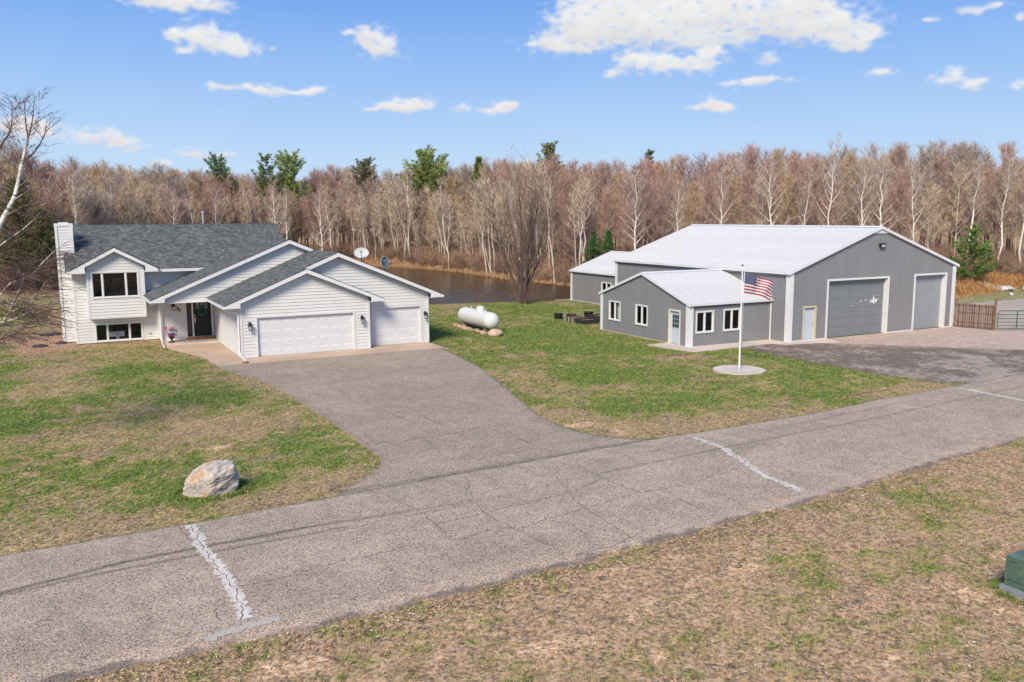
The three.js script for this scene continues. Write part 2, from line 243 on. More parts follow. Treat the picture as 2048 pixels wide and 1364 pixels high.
function turf(u, v) { // [greenness, bare sand, dark soil]
  const n = fbm(u * .35, v * .35, 4), n2 = fbm(u * 1.7 + 9, v * 1.7, 4);
  let g = v < 20 ? .13 : u > 15 ? .66 : .50;
  g += (n - .5) * .9 + (n2 - .5) * 1.1 + blobSum(PATCH, u, v, 1.6);
  const rf = table(ROADFAR, u), rn = table(ROADNEAR, u);
  if (v > 20 && v < rf + 2.2) g -= .34 * (1 - sstep(.2, 2.2, v - rf));
  if (v < 20) g += .14 * sstep(.9, .1, rn - v);
  if (v > 62) g -= .12;
  const sand = clamp(blobSum(SAND, u, v, .8) * 1.25 + (fbm(u * 2.2, v * 2.2 + 70, 3) - .62) * (v < 20 ? 1.7 : .7));
  return [clamp(g), sand, n2];
}
const STRAW = [.44, .31, .155], DUN = [.36, .245, .15], GREEN = [.105, .185, .02], LIME = [.26, .265, .055], SANDC = [.70, .46, .27], LITTER = [.36, .20, .10], SOIL = [.14, .085, .06];
function groundColor(u, v) {
  const [g, s] = turf(u, v), n = fbm(u * .9 + 50, v * .9, 3), n4 = fbm(u * 4 + 50, v * 4, 3);
  let c = mix3(STRAW, DUN, sstep(.3, .7, n + (n4 - .5) * .6)); if (v < 20) c = mix3(c, mix3([.58, .375, .235], [.45, .295, .185], fbm(u * 2.2 + 8, v * 2.2, 4)), .7);
  c = mix3(c, mix3(LIME, GREEN, sstep(.3, .85, g + (n4 - .5) * .4)), sstep(.10, .95, g + (n4 - .5) * 1.2 + (fbm(u * 11, v * 11, 2) - .5) * .9));
  c = mix3(c, SANDC, sstep(.15, .6, s) * .95);
  // dark bare soil where the turf was scraped or dug
  const soil = blobSum([[30, 37.5, 1.5, .5, 1], [26.7, 26, .8, .16, 1], [31.2, 25.4, 2.3, .16, .9], [22.9, 41.8, .5, .25, .9], [38.6, 38.0, .7, .5, .9], [25, 53, .6, 3.2, .9], [8.3, 44, .35, 2, .7], [3.6, 58.3, 2.6, .45, .6]], u, v, .6); c = mix3(c, [.17, .105, .075], sstep(.3, .8, soil) * .8);
  const pd = inPoly(POND, u, v) ? -1 : segDist(POND, u, v);
  if (v > 66 && pd < 9) { const near = v < 76 && u < 44; if (near) c = mix3(c, [.48, .33, .19], sstep(3.4, 1.2, pd + (n4 - .5))); else c = mix3(c, mix3(LITTER, [.50, .32, .18], n4), sstep(8, 5, pd)); }
  if (v > 80 && !(u < 8 && v < 93)) c = mix3(c, LITTER, sstep(80, 84, v));
  if (u > 55) { c = mix3(c, mix3([.50, .27, .10], [.42, .18, .06], n), sstep(50.5, 52.5, v - (u - 70) * .2 + (n - .5) * 3)); c = mix3(c, [.46, .36, .19], .55); if (v < 47) c = mix3(c, [.60, .50, .38], sstep(46.5, 44, v - (u - 70) * .1)); }
  const mul = blobSum([[-1, 58.5, 1.5, 3.2, 1.2], [0, 61, .9, 3.4, .8], [-1, 61.5, 1, 2, .8]], u, v, .5); c = mix3(c, mix3([.40, .22, .14], [.56, .36, .24], n4), sstep(.4, .8, mul));
  return c;
}
function hgt(u, v) {
  let y = 0;
  if (!hard(u, v, .3)) y += (fbm(u * .8, v * .8, 3) - .5) * .05;
  const inside = inPoly(POND, u, v), d = segDist(POND, u, v);
  if (v > 60) { if (inside) y -= Math.min(1.6, .30 + d * .35); else if (d < 3.2 && v < 80 && u < 44 && segDist(BUILT[5], u, v) > 1.6) y -= .32 * sstep(3.2, .1, d); else if (v > 76 || u > 44) y = segDist(BUILT[5], u, v) < 2 ? y : lerp(-.3, y + .75, sstep(0, 4, d)); }
  if (u > 58 && v > 44) y += 1.0 * sstep(52, 59, v - (u - 84) * .1) ;
  if (v > 20 && v < 24 && !hard(u, v)) y += 0;
  const dl = [[29.9, 37.5, 1.4, .5, .12], [31.2, 25.4, 2.2, .16, .05], [26.7, 26, .8, .16, .05]]; for (const [a, b, ru, rv, k] of dl) y += k * Math.exp(-(((u - a) / ru) ** 2 + ((v - b) / rv) ** 2));
  return y;
}
const axis = (segs) => { const a = []; for (const [x0, x1, d] of segs) for (let x = x0; x < x1 - 1e-6; x += d) a.push(x); a.push(segs[segs.length - 1][1]); return a; };
const colored = (geo, N, fn, map, u, v) => geo;
function gridMesh(us, vs, yf, cf) {
  const nu = us.length, nv = vs.length, p = new Float32Array(nu * nv * 3), c = new Float32Array(nu * nv * 3), uv = new Float32Array(nu * nv * 2), idx = [];
  for (let j = 0; j < nv; j++) for (let i = 0; i < nu; i++) { const k = j * nu + i, u = us[i], v = vs[j]; p.set([u, yf(u, v), -v], k * 3); c.set(cf(u, v), k * 3); uv.set([u, v], k * 2); if (i && j) { const a = k - nu - 1, b = k - nu, d = k - 1; idx.push(a, b, k, a, k, d); } }
  const g = new THREE.BufferGeometry(); g.setAttribute('position', new THREE.BufferAttribute(p, 3)); g.setAttribute('color', new THREE.BufferAttribute(c, 3)); g.setAttribute('uv', new THREE.BufferAttribute(uv, 2)); g.setIndex(idx); g.computeVertexNormals(); return g;
}
const turfMat = new THREE.MeshStandardMaterial({ vertexColors: true, map: rep(TURF, 4.1), bumpMap: rep(TURFB, 4.1), bumpScale: .05, roughness: 1, side: THREE.DoubleSide });
const lit = (f, k) => (...a) => f(...a).map(x => Math.min(1, x * k));
{
  const us = axis([[-900, -120, 60], [-120, -30, 6], [-30, -6, .8], [-6, 42, .16], [42, 62, .5], [62, 110, 1.2], [110, 200, 8], [200, 900, 70]]);
  const vs = axis([[-60, 4, 8], [4, 17, .13], [17, 22, .6], [22, 48, .16], [48, 62, .28], [62, 90, .6], [90, 150, 1.6], [150, 260, 8], [260, 900, 80]]);
  struct('ground', gridMesh(us, vs, hgt, lit(groundColor, 1.45)), turfMat);
}
// ---------- road, driveway, walks ----------
const asphMat = (k) => new THREE.MeshStandardMaterial({ vertexColors: true, map: rep(ASPH, 4.9), bumpMap: rep(ASPHB, 4.9), bumpScale: .02, roughness: .95, side: THREE.DoubleSide });
const AM = asphMat();
// a sheet between two edges, with a skirt so that it has thickness
function sheet(name, ts, n, at, cf, mat) {
  const nt = ts.length, W = n + 3, p = [], c = [], uv = [], idx = [];
  for (let i = 0; i < nt; i++) for (let j = -1; j <= n + 1; j++) { const s = clamp(j / n), [u, y, v] = at(ts[i], s), k = p.length / 3; p.push(u, j < 0 || j > n ? y - .06 : y, -v); c.push(...cf(u, v, s)); uv.push(u, v); if (i && j > -1) idx.push(k - W - 1, k - W, k, k - W - 1, k, k - 1); }
  const g = new THREE.BufferGeometry(); g.setAttribute('position', new THREE.Float32BufferAttribute(p, 3)); g.setAttribute('color', new THREE.Float32BufferAttribute(c, 3)); g.setAttribute('uv', new THREE.Float32BufferAttribute(uv, 2)); g.setIndex(idx); g.computeVertexNormals();
  return struct(name, g, mat);
}
const TYRE = [[-60, 17.5], [-8, 19.2], [-1.5, 19.81], [.9, 20.4], [3.45, 20.56], [5.4, 20.64], [7.84, 20.5], [10.3, 20.45], [13.9, 20.9], [19.9, 21.42], [25.6, 21.75], [38, 22.9], [60, 25]];
const TYRE2 = [[-60, 17.3], [-8, 19.1], [-1.5, 19.72], [.88, 20.01], [3.36, 20.08], [5.3, 20.13], [6.8, 20.19], [60, 20.5]];
const ASP = [.73, .58, .435];
function roadColor(u, v, s) {
  const n = fbm(u * .5, v * .9, 4), n2 = fbm(u * 3, v * 3, 3); let k = .88 + .28 * (n - .5) + .14 * (n2 - .5);
  const g = (x, w) => Math.exp(-x * x / (w * w)), wob = (fbm(u * .8, 3, 2) - .5) * .06;
  k *= 1 - .62 * g(v - table(TYRE, u) + wob, u < 9 ? .085 : .06) * (u < 5 ? 1 : u < 9 ? lerp(1, .3, (u - 5) / 4) : u < 14 ? .22 : .62) * (.7 + .6 * n2);
  k *= 1 - .5 * g(v - table(TYRE2, u) - wob, .065) * (u < 6 ? 1 : 0) * (.7 + .6 * n2);
  k *= 1 - .22 * g(v - table(TYRE, u) - 1.1, .05) * sstep(14, 20, u) * (.4 + .9 * n2);
  k *= 1 - .2 * (g(Math.hypot((u - 17.0) / .5, (v - 22.2) / .16), 1) + g(Math.hypot((u - 14.9) / .35, (v - 22) / .2), 1));
  let c = [ASP[0] * k, ASP[1] * k, ASP[2] * k];
  const e = v - table(ROADNEAR, u), wash = sstep(.9, .25, e + (n - .5) * 1.2) * sstep(.3, .6, fbm(u * .35 + 4, 2, 3) + .12);
  c = mix3(c, [.88, .64, .47], wash * .5);
  c = mix3(c, [.26, .2, .165], sstep(.26, .06, e + (n2 - .5) * .4) * .8);
  const f = table(ROADFAR, u) - v; c = mix3(c, [.2, .15, .11], sstep(.1, 0, f + (n2 - .5) * .1) * .5);
  return c;
}
const ragged = (a, b, k) => (fbm(a * 1.3, b, 4) - .5) * k;
sheet('road', axis([[-80, -4, 2], [-4, 44, .09], [44, 140, 2]]), 120, (u, s) => { const a = table(ROADNEAR, u) + ragged(u, 4, .45), b = table(ROADFAR, u) + ragged(u, 9, .14), cr = .05 * (1 - (s * 2 - 1) ** 2); return [u, .03 + cr, lerp(a, b, s)]; }, roadColor, AM);
function driveColor(u, v) {
  const n = fbm(u * .4 + 3, v * .4, 4), n2 = fbm(u * 3, v * 3 + 6, 3); let k = .86 + .22 * (n - .5) + .12 * (n2 - .5);
  k *= 1 - .28 * Math.exp(-(((u - 9.8) / .5) ** 2 + ((v - 42) / .3) ** 2)) - .25 * Math.exp(-(((u - 12) / .3) ** 2 + ((v - 46) / .1) ** 2));
  k *= 1 - .2 * sstep(.25, 0, Math.abs(v - table(ROADFAR, u) - .05));
  const e = Math.min(u - table(DRIVEL, v), table(DRIVER, v) - u); k *= 1 - .25 * sstep(.25, 0, e + (n2 - .5) * .2);
  return [.665 * k, .525 * k, .395 * k];
}
sheet('driveway', axis([[22.5, 46.5, .2]]), 70, (v, s) => [lerp(table(DRIVEL, v) + ragged(v, 2, .16), table(DRIVER, v) + ragged(v, 8, .16), s), v < 24 ? .022 : .045 + .0 * s, v], driveColor, AM);
// cracks, sealed joints and the rust spot are thin pieces on the surface
function ribbon(P, w, y, seed, jag = .5, step = .12) {
  const r = rng(seed), g = G(), Q = []; for (let i = 0; i < P.length - 1; i++) { const [a, b] = P[i], [c, d] = P[i + 1], L = Math.hypot(c - a, d - b), n = Math.max(1, Math.round(L / step)); for (let k = 0; k < n; k++) Q.push([lerp(a, c, k / n), lerp(b, d, k / n)]); } Q.push(P[P.length - 1]);
  let ox = 0; const E = Q.map(([u, v], i) => { const [a, b] = Q[Math.max(0, i - 1)], [c, d] = Q[Math.min(Q.length - 1, i + 1)], L = Math.hypot(c - a, d - b) || 1, nx = -(d - b) / L, ny = (c - a) / L; ox = ox * .7 + (r() - .5) * jag * .12; const h1 = w * (.5 + (r() - .5) * jag), h2 = w * (.5 + (r() - .5) * jag); return [V(u + nx * (ox + h1), y(u + nx * (ox + h1), v + ny * (ox + h1)), v + ny * (ox + h1)), V(u + nx * (ox - h2), y(u + nx * (ox - h2), v + ny * (ox - h2)), v + ny * (ox - h2))]; });
  for (let i = 0; i < E.length - 1; i++) g.quad(E[i][0], E[i][1], E[i + 1][1], E[i + 1][0]); return g.build();
}
const roadY = (u, v) => { const a = table(ROADNEAR, u), b = table(ROADFAR, u), s = clamp((v - a) / (b - a)); return .03 + .05 * (1 - (s * 2 - 1) ** 2); };
const crackMat = std(.115, .09, .08), sealMat = std(1, .93, .82, { map: rep(ASPH.clone(), .9) });
const road = scene.getObjectByName('road'), drive = scene.getObjectByName('driveway');
const sealCore = (P, seed) => mesh('crack', ribbon(P, .018, (u, v) => roadY(u, v) + .013, seed, .9, .09), crackMat, road);
const SEALS = [[[[2.58, 22.3], [2.58, 20.86], [2.69, 19.44], [2.77, 18.33], [2.82, 17.21], [2.75, 16.3]], .25], [[[19.27, 23.0], [19.18, 21.54], [18.5, 19.6], [18.1, 18.31], [17.96, 16.8]], .24], [[[35.12, 24.1], [34.99, 22.32], [34.8, 20.5]], .22]];
SEALS.forEach(([P, w], i) => { mesh('crack_seal', ribbon(P, w, (u, v) => roadY(u, v) + .008, 300 + i, .5, .05), sealMat, road); if (i < 2) sealCore(P.map(([u, v]) => [u + .01, v]), 320 + i); });
mesh('crack', ribbon([[2.3, 22.2], [2.35, 21.2], [2.6, 20.5]], .014, (u, v) => roadY(u, v) + .013, 330, .9, .09), crackMat, road);
mesh('crack_seal', ribbon([[1.95, 15.78], [2.3, 15.93], [2.75, 16.0], [3.35, 16.05]], .22, (u, v) => roadY(u, v) + .009, 340, .45, .05), std(.76, .68, .59, { map: rep(ASPH.clone(), .9) }), road);
const CR = [[[15.45, 28.27], [16.06, 28.12]], [[16.06, 28.12], [15.58, 27.74], [14.25, 28.03], [12.01, 27.56], [10.08, 27.45], [9.22, 27.55]], [[13.99, 27.13], [13.86, 25.74], [13.9, 24.24]], [[11.47, 29.57], [11.17, 32.63], [11.06, 34.88]], [[10.69, 35.08], [9.47, 36.96]], [[12.4, 28], [12.2, 30.5], [11.6, 32]]];
CR.forEach((P, i) => mesh('crack', ribbon(P,   .016, () => .053, 400 + i, .9, .12), crackMat, drive));
const CR2 = [[[7.3, 23.0], [7.63, 22.08], [7.97, 20.5], [7.95, 18.04], [9.46, 18.23], [9.57, 18.05]], [[10.3, 22.8], [10.12, 22.0], [9.67, 21.21], [9.5, 19.89], [9.39, 19.08], [9.57, 17.79], [9.81, 16.29]], [[12.53, 21.11], [11.92, 19.02], [11.76, 17.58], [11.78, 16.2]], [[13.92, 22.23], [13.74, 20.56], [13.95, 18.87], [14.7, 18.71], [15.69, 18.84]], [[14.68, 18.47], [14.47, 16.95]], [[2.84, 17.87], [3.76, 17.79], [4.69, 18.04], [5.37, 18.04], [7, 18.3]], [[9.6, 18.0], [11.7, 18.4], [13.9, 18.9]], [[5.5, 20], [7.9, 20.2], [9.5, 20.3]], [[10, 15.95], [11, 16.05], [12.4, 16.5]], [[7.9, 19.2], [9.4, 19.4], [11.8, 19.7], [13.7, 20.4]], [[15.6, 18.8], [17.9, 19.3]], [[18.4, 21.9], [24, 22.6], [30, 23.2]], [[2.5, 17.2], [2.2, 16.9], [2.35, 16.4]]];
CR2.forEach((P, i) => mesh('crack', ribbon(P,   .011, (u, v) => roadY(u, v) + .013, 430 + i, .9, .12), crackMat, road));
mesh('seam', ribbon([[6.6, 23.0], [9, 23.05], [12, 23.2], [15, 23.4], [18.4, 23.55]], .035, (u, v) => .085, 460, .8, .15), std(.11, .092, .082), drive).visible = true;
// concrete apron along the garage, curved walk and porch slab
struct('garage_apron', G().box(8.75, 19.95, -.02, .07, 46.42, 48.95).box(7.15, 8.747, -.02, .066, 46.42, 47.6).build(), M.concrete);
struct('walkway', G().prismY(WALK.map(([u, v]) => v < 47.7 && v > 46 ? [u, Math.max(v, 47.602)] : [u, v]).filter((p, i, a) => !i || Math.hypot(p[0] - a[i - 1][0], p[1] - a[i - 1][1]) > .01), -.02, .06).build(), M.concrete);
struct('porch_slab', G().box(5.62, 8.66, .0, .14, 55.35, 56.98).build(), M.palepad);
struct('barn_walk', G().prismY(BARNPAD, -.02, .05).build(), M.palepad);
// gravel yard
function gravelColor(u, v) {
  const n = fbm(u * .8, v * .8, 4), n2 = fbm(u * 5, v * 5, 3);
  const edge = 36.2 - (u - 41.5) * .95 + (n - .5) * 1.4, edge2 = Math.max(edge, 28.3 + (n - .5) * 1.2 - Math.max(0, u - 46) * .35);
  let c = mix3([1, .76, .61], [.86, .66, .54], n), d = mix3([.33, .255, .19], [.68, .545, .43], sstep(.4, .75, n + (n2 - .5) * .7));
  c = mix3(d, c, sstep(-.5, .5, v - edge2)); if (u > 55) c = mix3(c, [.78, .66, .54], sstep(56, 60, u) * sstep(30, 34, v)); return [c[0] * (.9 + .3 * (n2 - .5)), c[1] * (.9 + .3 * (n2 - .5)), c[2] * (.9 + .3 * (n2 - .5))];
}
{
  const us = axis([[35, 46, .15], [46, 60, .4], [60, 90, 2]]), g = gridMesh(us, axis([[24.2, 42, .15], [42, 48.5, .5]]), (u, v) => .012, gravelColor);
  const I = g.index.array, P = g.attributes.position.array, keep = [];
  const G2 = [[35.3, 38.2], [35.1, 36], [34.9, 32.4], [35.0, 28.4], [35.6, 25.6], [37, 24.3], [92, 29], [92, 48], [62, 47.5], [57, 46], [54.9, 40], [54.2, 38.3], [39, 38.3]].map(([a, b]) => [a, b]);
  for (let i = 0; i < I.length; i += 3) { let u = 0, v = 0; for (let k = 0; k < 3; k++) { u += P[I[i + k] * 3] / 3; v -= P[I[i + k] * 3 + 2] / 3; } if (inPoly(G2, u + (fbm(u * 2, v * 2, 2) - .5) * .5, v) && v > table(ROADFAR, u) - .1) keep.push(I[i], I[i + 1], I[i + 2]); }
  g.setIndex(keep); struct('gravel_yard', g, asphMat());
}
// pond
{
  const n = 512, a = tileNoise(n, 26, 61), b = tileNoise(n, 9, 62), c = tileNoise(n, 70, 63), H = (i, j) => .5 * a((i + n) % n, (j + n) % n) + .3 * b((i + n) % n, (j + n) % n) + .5 * c((i + n) % n, (j + n) % n);
  const nt = dataTex(n, (i, j) => { const x = (H(i - 1, j) - H(i + 1, j)) * 6, y = (H(i, j - 1) - H(i, j + 1)) * 6, l = Math.hypot(x, y, 1); return [x / l * .5 + .5, y / l * .5 + .5, 1 / l * .5 + .5]; }, false);
  nt.repeat.set(1 / 9, 1 / 4);
  // wind ripples are real waves: stronger on the open near side, calm under the far bank
  const big2 = POND.map(([u, v]) => { const du = u - 38, dv = v - 100, L = Math.hypot(du, dv); return [u + du / L * 1.2, v + dv / L * 1.2]; });
  const big = gridMesh(axis([[14, 24, .6], [24, 53, .2]]), axis([[66, 92, .14], [92, 112, .3], [112, 142, .7]]), (u, v) => { const calm = fbm(u * .09 + 4, v * .16, 3), a = lerp(.005, .062, sstep(96, 78, v + (calm - .5) * 22)); return -.3 + a * (fbm(u * 1.1, v * 2.5, 2) - .5) * 2; }, () => [1, 1, 1]);
  const I = big.index.array, P = big.attributes.position.array, keep = []; for (let i = 0; i < I.length; i += 3) { const u = (P[I[i] * 3] + P[I[i + 1] * 3] + P[I[i + 2] * 3]) / 3, v = -(P[I[i] * 3 + 2] + P[I[i + 1] * 3 + 2] + P[I[i + 2] * 3 + 2]) / 3; if (inPoly(big2, u, v)) keep.push(I[i], I[i + 1], I[i + 2]); }
  big.setIndex(keep); big.deleteAttribute('color');
  struct('pond_water', big, new THREE.MeshPhysicalMaterial({ color: new THREE.Color().setRGB(.035, .027, .018), roughness: .12, metalness: 0, ior: 1.33, normalMap: nt, normalScale: new THREE.Vector2(.35, .35), side: THREE.DoubleSide }));
}
// ---------- wall builders: s along the wall, y up, d out of the wall ----------
const faceFront = (v) => (s, y, d) => [s, y, -v + d];      // looks towards the road
const faceLeft = (u) => (s, y, d) => [u - d, y, -s];       // looks left, s = v
const faceRight = (u) => (s, y, d) => [u + d, y, -s];
const faceBack = (v) => (s, y, d) => [s, y, -v - d];
const fbox = (g, P, s0, s1, y0, y1, d0, d1) => g.hexa([P(s0, y0, d0), P(s1, y0, d0), P(s1, y1, d0), P(s0, y1, d0), P(s0, y0, d1), P(s1, y0, d1), P(s1, y1, d1), P(s0, y1, d1)]);
// intervals of s at height y inside a gable top, minus openings [s0,s1,y0,y1]
function inside(top, s0, s1, y) { const N = 240; let a = null, b = null; for (let i = 0; i <= N; i++) { const s = lerp(s0, s1, i / N); if (top(s) >= y - 1e-4) { if (a === null) a = s; b = s; } } return a === null ? null : [a, b]; }
function backing(P, s0, s1, y0, top, peak, openings, d) {
  const sh = new THREE.Shape(); sh.moveTo(s0, y0); sh.lineTo(s1, y0); sh.lineTo(s1, top(s1)); if (peak !== undefined) sh.lineTo(peak, top(peak)); sh.lineTo(s0, top(s0)); sh.closePath();
  for (const [a, b, c, e] of openings) { const h = new THREE.Path(); const c2 = Math.max(c, y0 + .002); h.moveTo(a, c2); h.lineTo(a, e); h.lineTo(b, e); h.lineTo(b, c2); h.closePath(); sh.holes.push(h); }
  const g0 = new THREE.ShapeGeometry(sh), p = g0.attributes.position, I = g0.index.array, g = G();
  for (let i = 0; i < I.length; i += 3) g.tri(...[0, 1, 2].map(k => P(p.getX(I[i + k]), p.getY(I[i + k]), d)));
  return g;
}
// lapped siding: every board a piece of its own
function sidingWall(parent, P, s0, s1, y0, top, { peak, openings = [], pitch = .183, mat = M.siding, coarse = false } = {}) {
  const wall = mesh('wall', backing(P, s0, s1, y0, top, peak, openings, 0).build(), mat, parent);
  const yMax = Math.max(top(s0), top(s1), peak !== undefined ? top(peak) : 0), ys = new Set();
  for (let k = 0; y0 + k * pitch < yMax; k++) ys.add(+(y0 + k * pitch).toFixed(4));
  const Y = [...ys].sort((a, b) => a - b); Y.push(yMax);
  const dAt = (y) => { const f = ((y - y0) / pitch) % 1; return .032 - .028 * (f > .9999 ? 0 : f); };
  for (let i = 0; i < Y.length - 1; i++) {
    const ya = Y[i], yb = Y[i + 1]; if (yb - ya < .004) continue;
    const A = inside(top, s0, s1, ya + .001), B = inside(top, s0, s1, yb - .001) || (A && [(A[0] + A[1]) / 2, (A[0] + A[1]) / 2]); if (!A || A[1] - A[0] < .03) continue;
    // cut the board round the openings, splitting it in height where an opening starts or ends
    const cuts = [ya, yb]; for (const o of openings) for (const y of [o[2], o[3]]) if (y > ya + .003 && y < yb - .003) cuts.push(y); cuts.sort((a, b) => a - b);
    const pieces = [];
    for (let c = 0; c < cuts.length - 1; c++) {
      const a = cuts[c], b = cuts[c + 1], ta = (a - ya) / (yb - ya), tb = (b - ya) / (yb - ya), m = (a + b) / 2;
      let spans = [[lerp(A[0], B[0], ta), lerp(A[1], B[1], ta), lerp(A[0], B[0], tb), lerp(A[1], B[1], tb)]];
      for (const o of openings) if (m > o[2] && m < o[3]) spans = spans.flatMap(([p, q, p2, q2]) => { const out = []; if (o[0] >= Math.max(q, q2) || o[1] <= Math.min(p, p2)) return [[p, q, p2, q2]]; if (o[0] > Math.max(p, p2)) out.push([p, o[0], p2, o[0]]); if (o[1] < Math.min(q, q2)) out.push([o[1], q, o[1], q2]); return out; });
      const d0 = a === ya ? .032 : .032 - .028 * (a - ya) / pitch, d1 = .032 - .028 * (b - ya) / pitch;
      for (const [p, q, p2, q2] of spans) { if (q - p < .01 && q2 - p2 < .01) continue; let pc = pieces.find(z => Math.min(q, z.q) - Math.max(p, z.p) > .01); if (!pc) pieces.push(pc = { g: G(), p, q }); else { pc.p = Math.min(pc.p, p); pc.q = Math.max(pc.q, q); } const g = pc.g; g.quad(P(p, a, d0), P(q, a, d0), P(q2, b, d1), P(p2, b, d1)); if (a === ya) g.quad(P(p, a, .003), P(q, a, .003), P(q, a, d0), P(p, a, d0)); g.tri(P(p, a, d0), P(p2, b, d1), P(p, a, .002)); g.tri(P(q, a, d0), P(q2, b, d1), P(q, a, .002)); }
    }
    for (const z of pieces) mesh('siding_board', z.g.build(), mat, wall);
  }
  return wall;
}
// ribbed steel sheets, each 0.914 m wide
function metalWall(parent, P, s0, s1, y0, top, { peak, openings = [], mat = M.metalWall, name = 'wall_panel', seed = 1, wall } = {}) {
  wall = wall || parent; const r = rng(seed), W = .914;
  for (let a = s0; a < s1 - .02; a += W) {
    const b = Math.min(a + W, s1), X = [[a, 0]];
    for (let k = 0; k < 4; k++) { const x = a + .075 + k * .2286; for (const [dx, d] of [[0, 0], [.014, .02], [.045, .02], [.059, 0]]) if (x + dx < b - .001) X.push([x + dx, d]); }
    X.push([b, X[X.length - 1][1] > 0 ? X[X.length - 1][1] : 0]);
    const at = (s) => { for (let i = 1; i < X.length; i++) if (s <= X[i][0] + 1e-6) return lerp(X[i - 1][1], X[i][1], (s - X[i - 1][0]) / (X[i][0] - X[i - 1][0] || 1)); return 0; };
    const S = X.map(x => x[0]); if (peak !== undefined && peak > a && peak < b) S.push(peak); for (const o of openings) for (const s of [o[0], o[1]]) if (s > a && s < b) S.push(s); S.sort((x, y) => x - y);
    const g = G(), e = r() * .003; let any = false;
    for (let i = 0; i < S.length - 1; i++) {
      const p = S[i], q = S[i + 1]; if (q - p < 1e-4) continue; const m = (p + q) / 2; let iv = [[y0, top(p), top(q)]];
      for (const o of openings) if (m > o[0] && m < o[1]) iv = iv.flatMap(([l, h, h2]) => { const out = []; if (o[2] > l + .001) out.push([l, Math.min(o[2], h), Math.min(o[2], h2)]); if (o[3] < Math.max(h, h2)) out.push([Math.max(l, o[3]), h, h2]); return out; });
      for (const [l, h, h2] of iv) { any = true; g.quad(P(p, l, at(p) + e), P(q, l, at(q) + e), P(q, h2, at(q) + e), P(p, h, at(p) + e)); }
    }
    if (any) mesh(name, g.build(), mat, wall);
  }
  return wall;
}
// a framed window: casing, mullions, panes set back, optional sash bars
function windowPart(parent, P, s0, s1, y0, y1, splits = [], { w = .085, proud = .05, mat = M.trim, bars, name = 'window' } = {}) {
  const g = G(); fbox(g, P, s0 - w, s1 + w, y1, y1 + w, -.06, proud); fbox(g, P, s0 - w, s1 + w, y0 - w, y0, -.06, proud + .015); fbox(g, P, s0 - w, s0, y0, y1, -.06, proud); fbox(g, P, s1, s1 + w, y0, y1, -.06, proud);
  const E = [s0, ...splits, s1], f = mesh(name, g.build(), mat, parent);
  for (const s of splits) mesh('mullion', fbox(G(), P, s - .04, s + .04, y0, y1, -.05, proud - .015).build(), mat, f);
  for (let i = 0; i < E.length - 1; i++) {
    const a = E[i] + (i ? .04 : 0), b = E[i + 1] - (i < E.length - 2 ? .04 : 0);
    const sh = G(); fbox(sh, P, a, a + .03, y0, y1, -.045, .0); fbox(sh, P, b - .03, b, y0, y1, -.045, 0); fbox(sh, P, a + .03, b - .03, y0, y0 + .03, -.045, 0); fbox(sh, P, a + .03, b - .03, y1 - .03, y1, -.045, 0); mesh('sash', sh.build(), mat, f);
    mesh('pane', G().quad(P(a + .03, y0 + .03, -.03), P(b - .03, y0 + .03, -.03), P(b - .03, y1 - .03, -.03), P(a + .03, y1 - .03, -.03)).build(), M.glass, f);
  }
  return f;
}
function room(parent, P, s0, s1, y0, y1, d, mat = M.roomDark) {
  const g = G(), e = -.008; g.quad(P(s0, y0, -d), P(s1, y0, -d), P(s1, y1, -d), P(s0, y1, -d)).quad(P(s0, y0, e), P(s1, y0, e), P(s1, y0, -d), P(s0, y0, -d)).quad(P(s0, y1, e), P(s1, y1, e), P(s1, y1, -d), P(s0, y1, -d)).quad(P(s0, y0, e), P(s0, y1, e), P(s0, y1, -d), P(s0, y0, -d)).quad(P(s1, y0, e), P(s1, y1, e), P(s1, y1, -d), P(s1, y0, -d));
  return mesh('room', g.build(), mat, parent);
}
// ---------- shingled roof slope: O eave corner, E unit along the eave, S unit up the slope, N outward ----------
function shingles(parent, O, E, S, lenE, lenS, seed, clip) {
  const r = rng(seed), g = G(), N = new THREE.Vector3(...E).cross(new THREE.Vector3(...S)).normalize(); if (N.y < 0) N.negate(); const n = [N.x, N.y, N.z];
  const at = (e, s, d) => [0, 1, 2].map(k => O[k] + E[k] * e + S[k] * s + n[k] * d), ex = .142;
  for (let s = 0, c = 0; s < lenS; s += ex, c++) {
    const sb = Math.min(lenS, s + ex); let e = c % 2 ? -.09 : 0;
    while (e < lenE) {
      const w = .15 + r() * .2, a = Math.max(0, e), b = Math.min(lenE, e + w); e += w; if (b - a < .02) continue; if (clip && !clip((a + b) / 2, s)) continue;
      const k = .6 + .65 * r() + (r() > .8 ? .35 : 0), t = r(), cc = [.152 * k, (.162 + .006 * t) * k, (.158 + .012 * t) * k], lift = .022 + (r() > .55 ? .012 : 0);
      g.quad(at(a, s, lift), at(b, s, lift), at(b, sb, .012), at(a, sb, .012)).quad(at(a, s, 0), at(b, s, 0), at(b, s, lift), at(a, s, lift)).col(cc);
    }
  }
  const m = mesh('shingles', g.build(), M.shingle, parent); m.userData.kind = 'stuff'; return m;
}
// a pitched roof with ridge along v: deck slabs, fascias on the front rake, boxed eave returns
function slopeDeck(g, u0, y0, u1, y1, v0, v1, th = .06) { g.prismV([[u0, y0 - th], [u1, y1 - th], [u1, y1], [u0, y0]], v0, v1); }

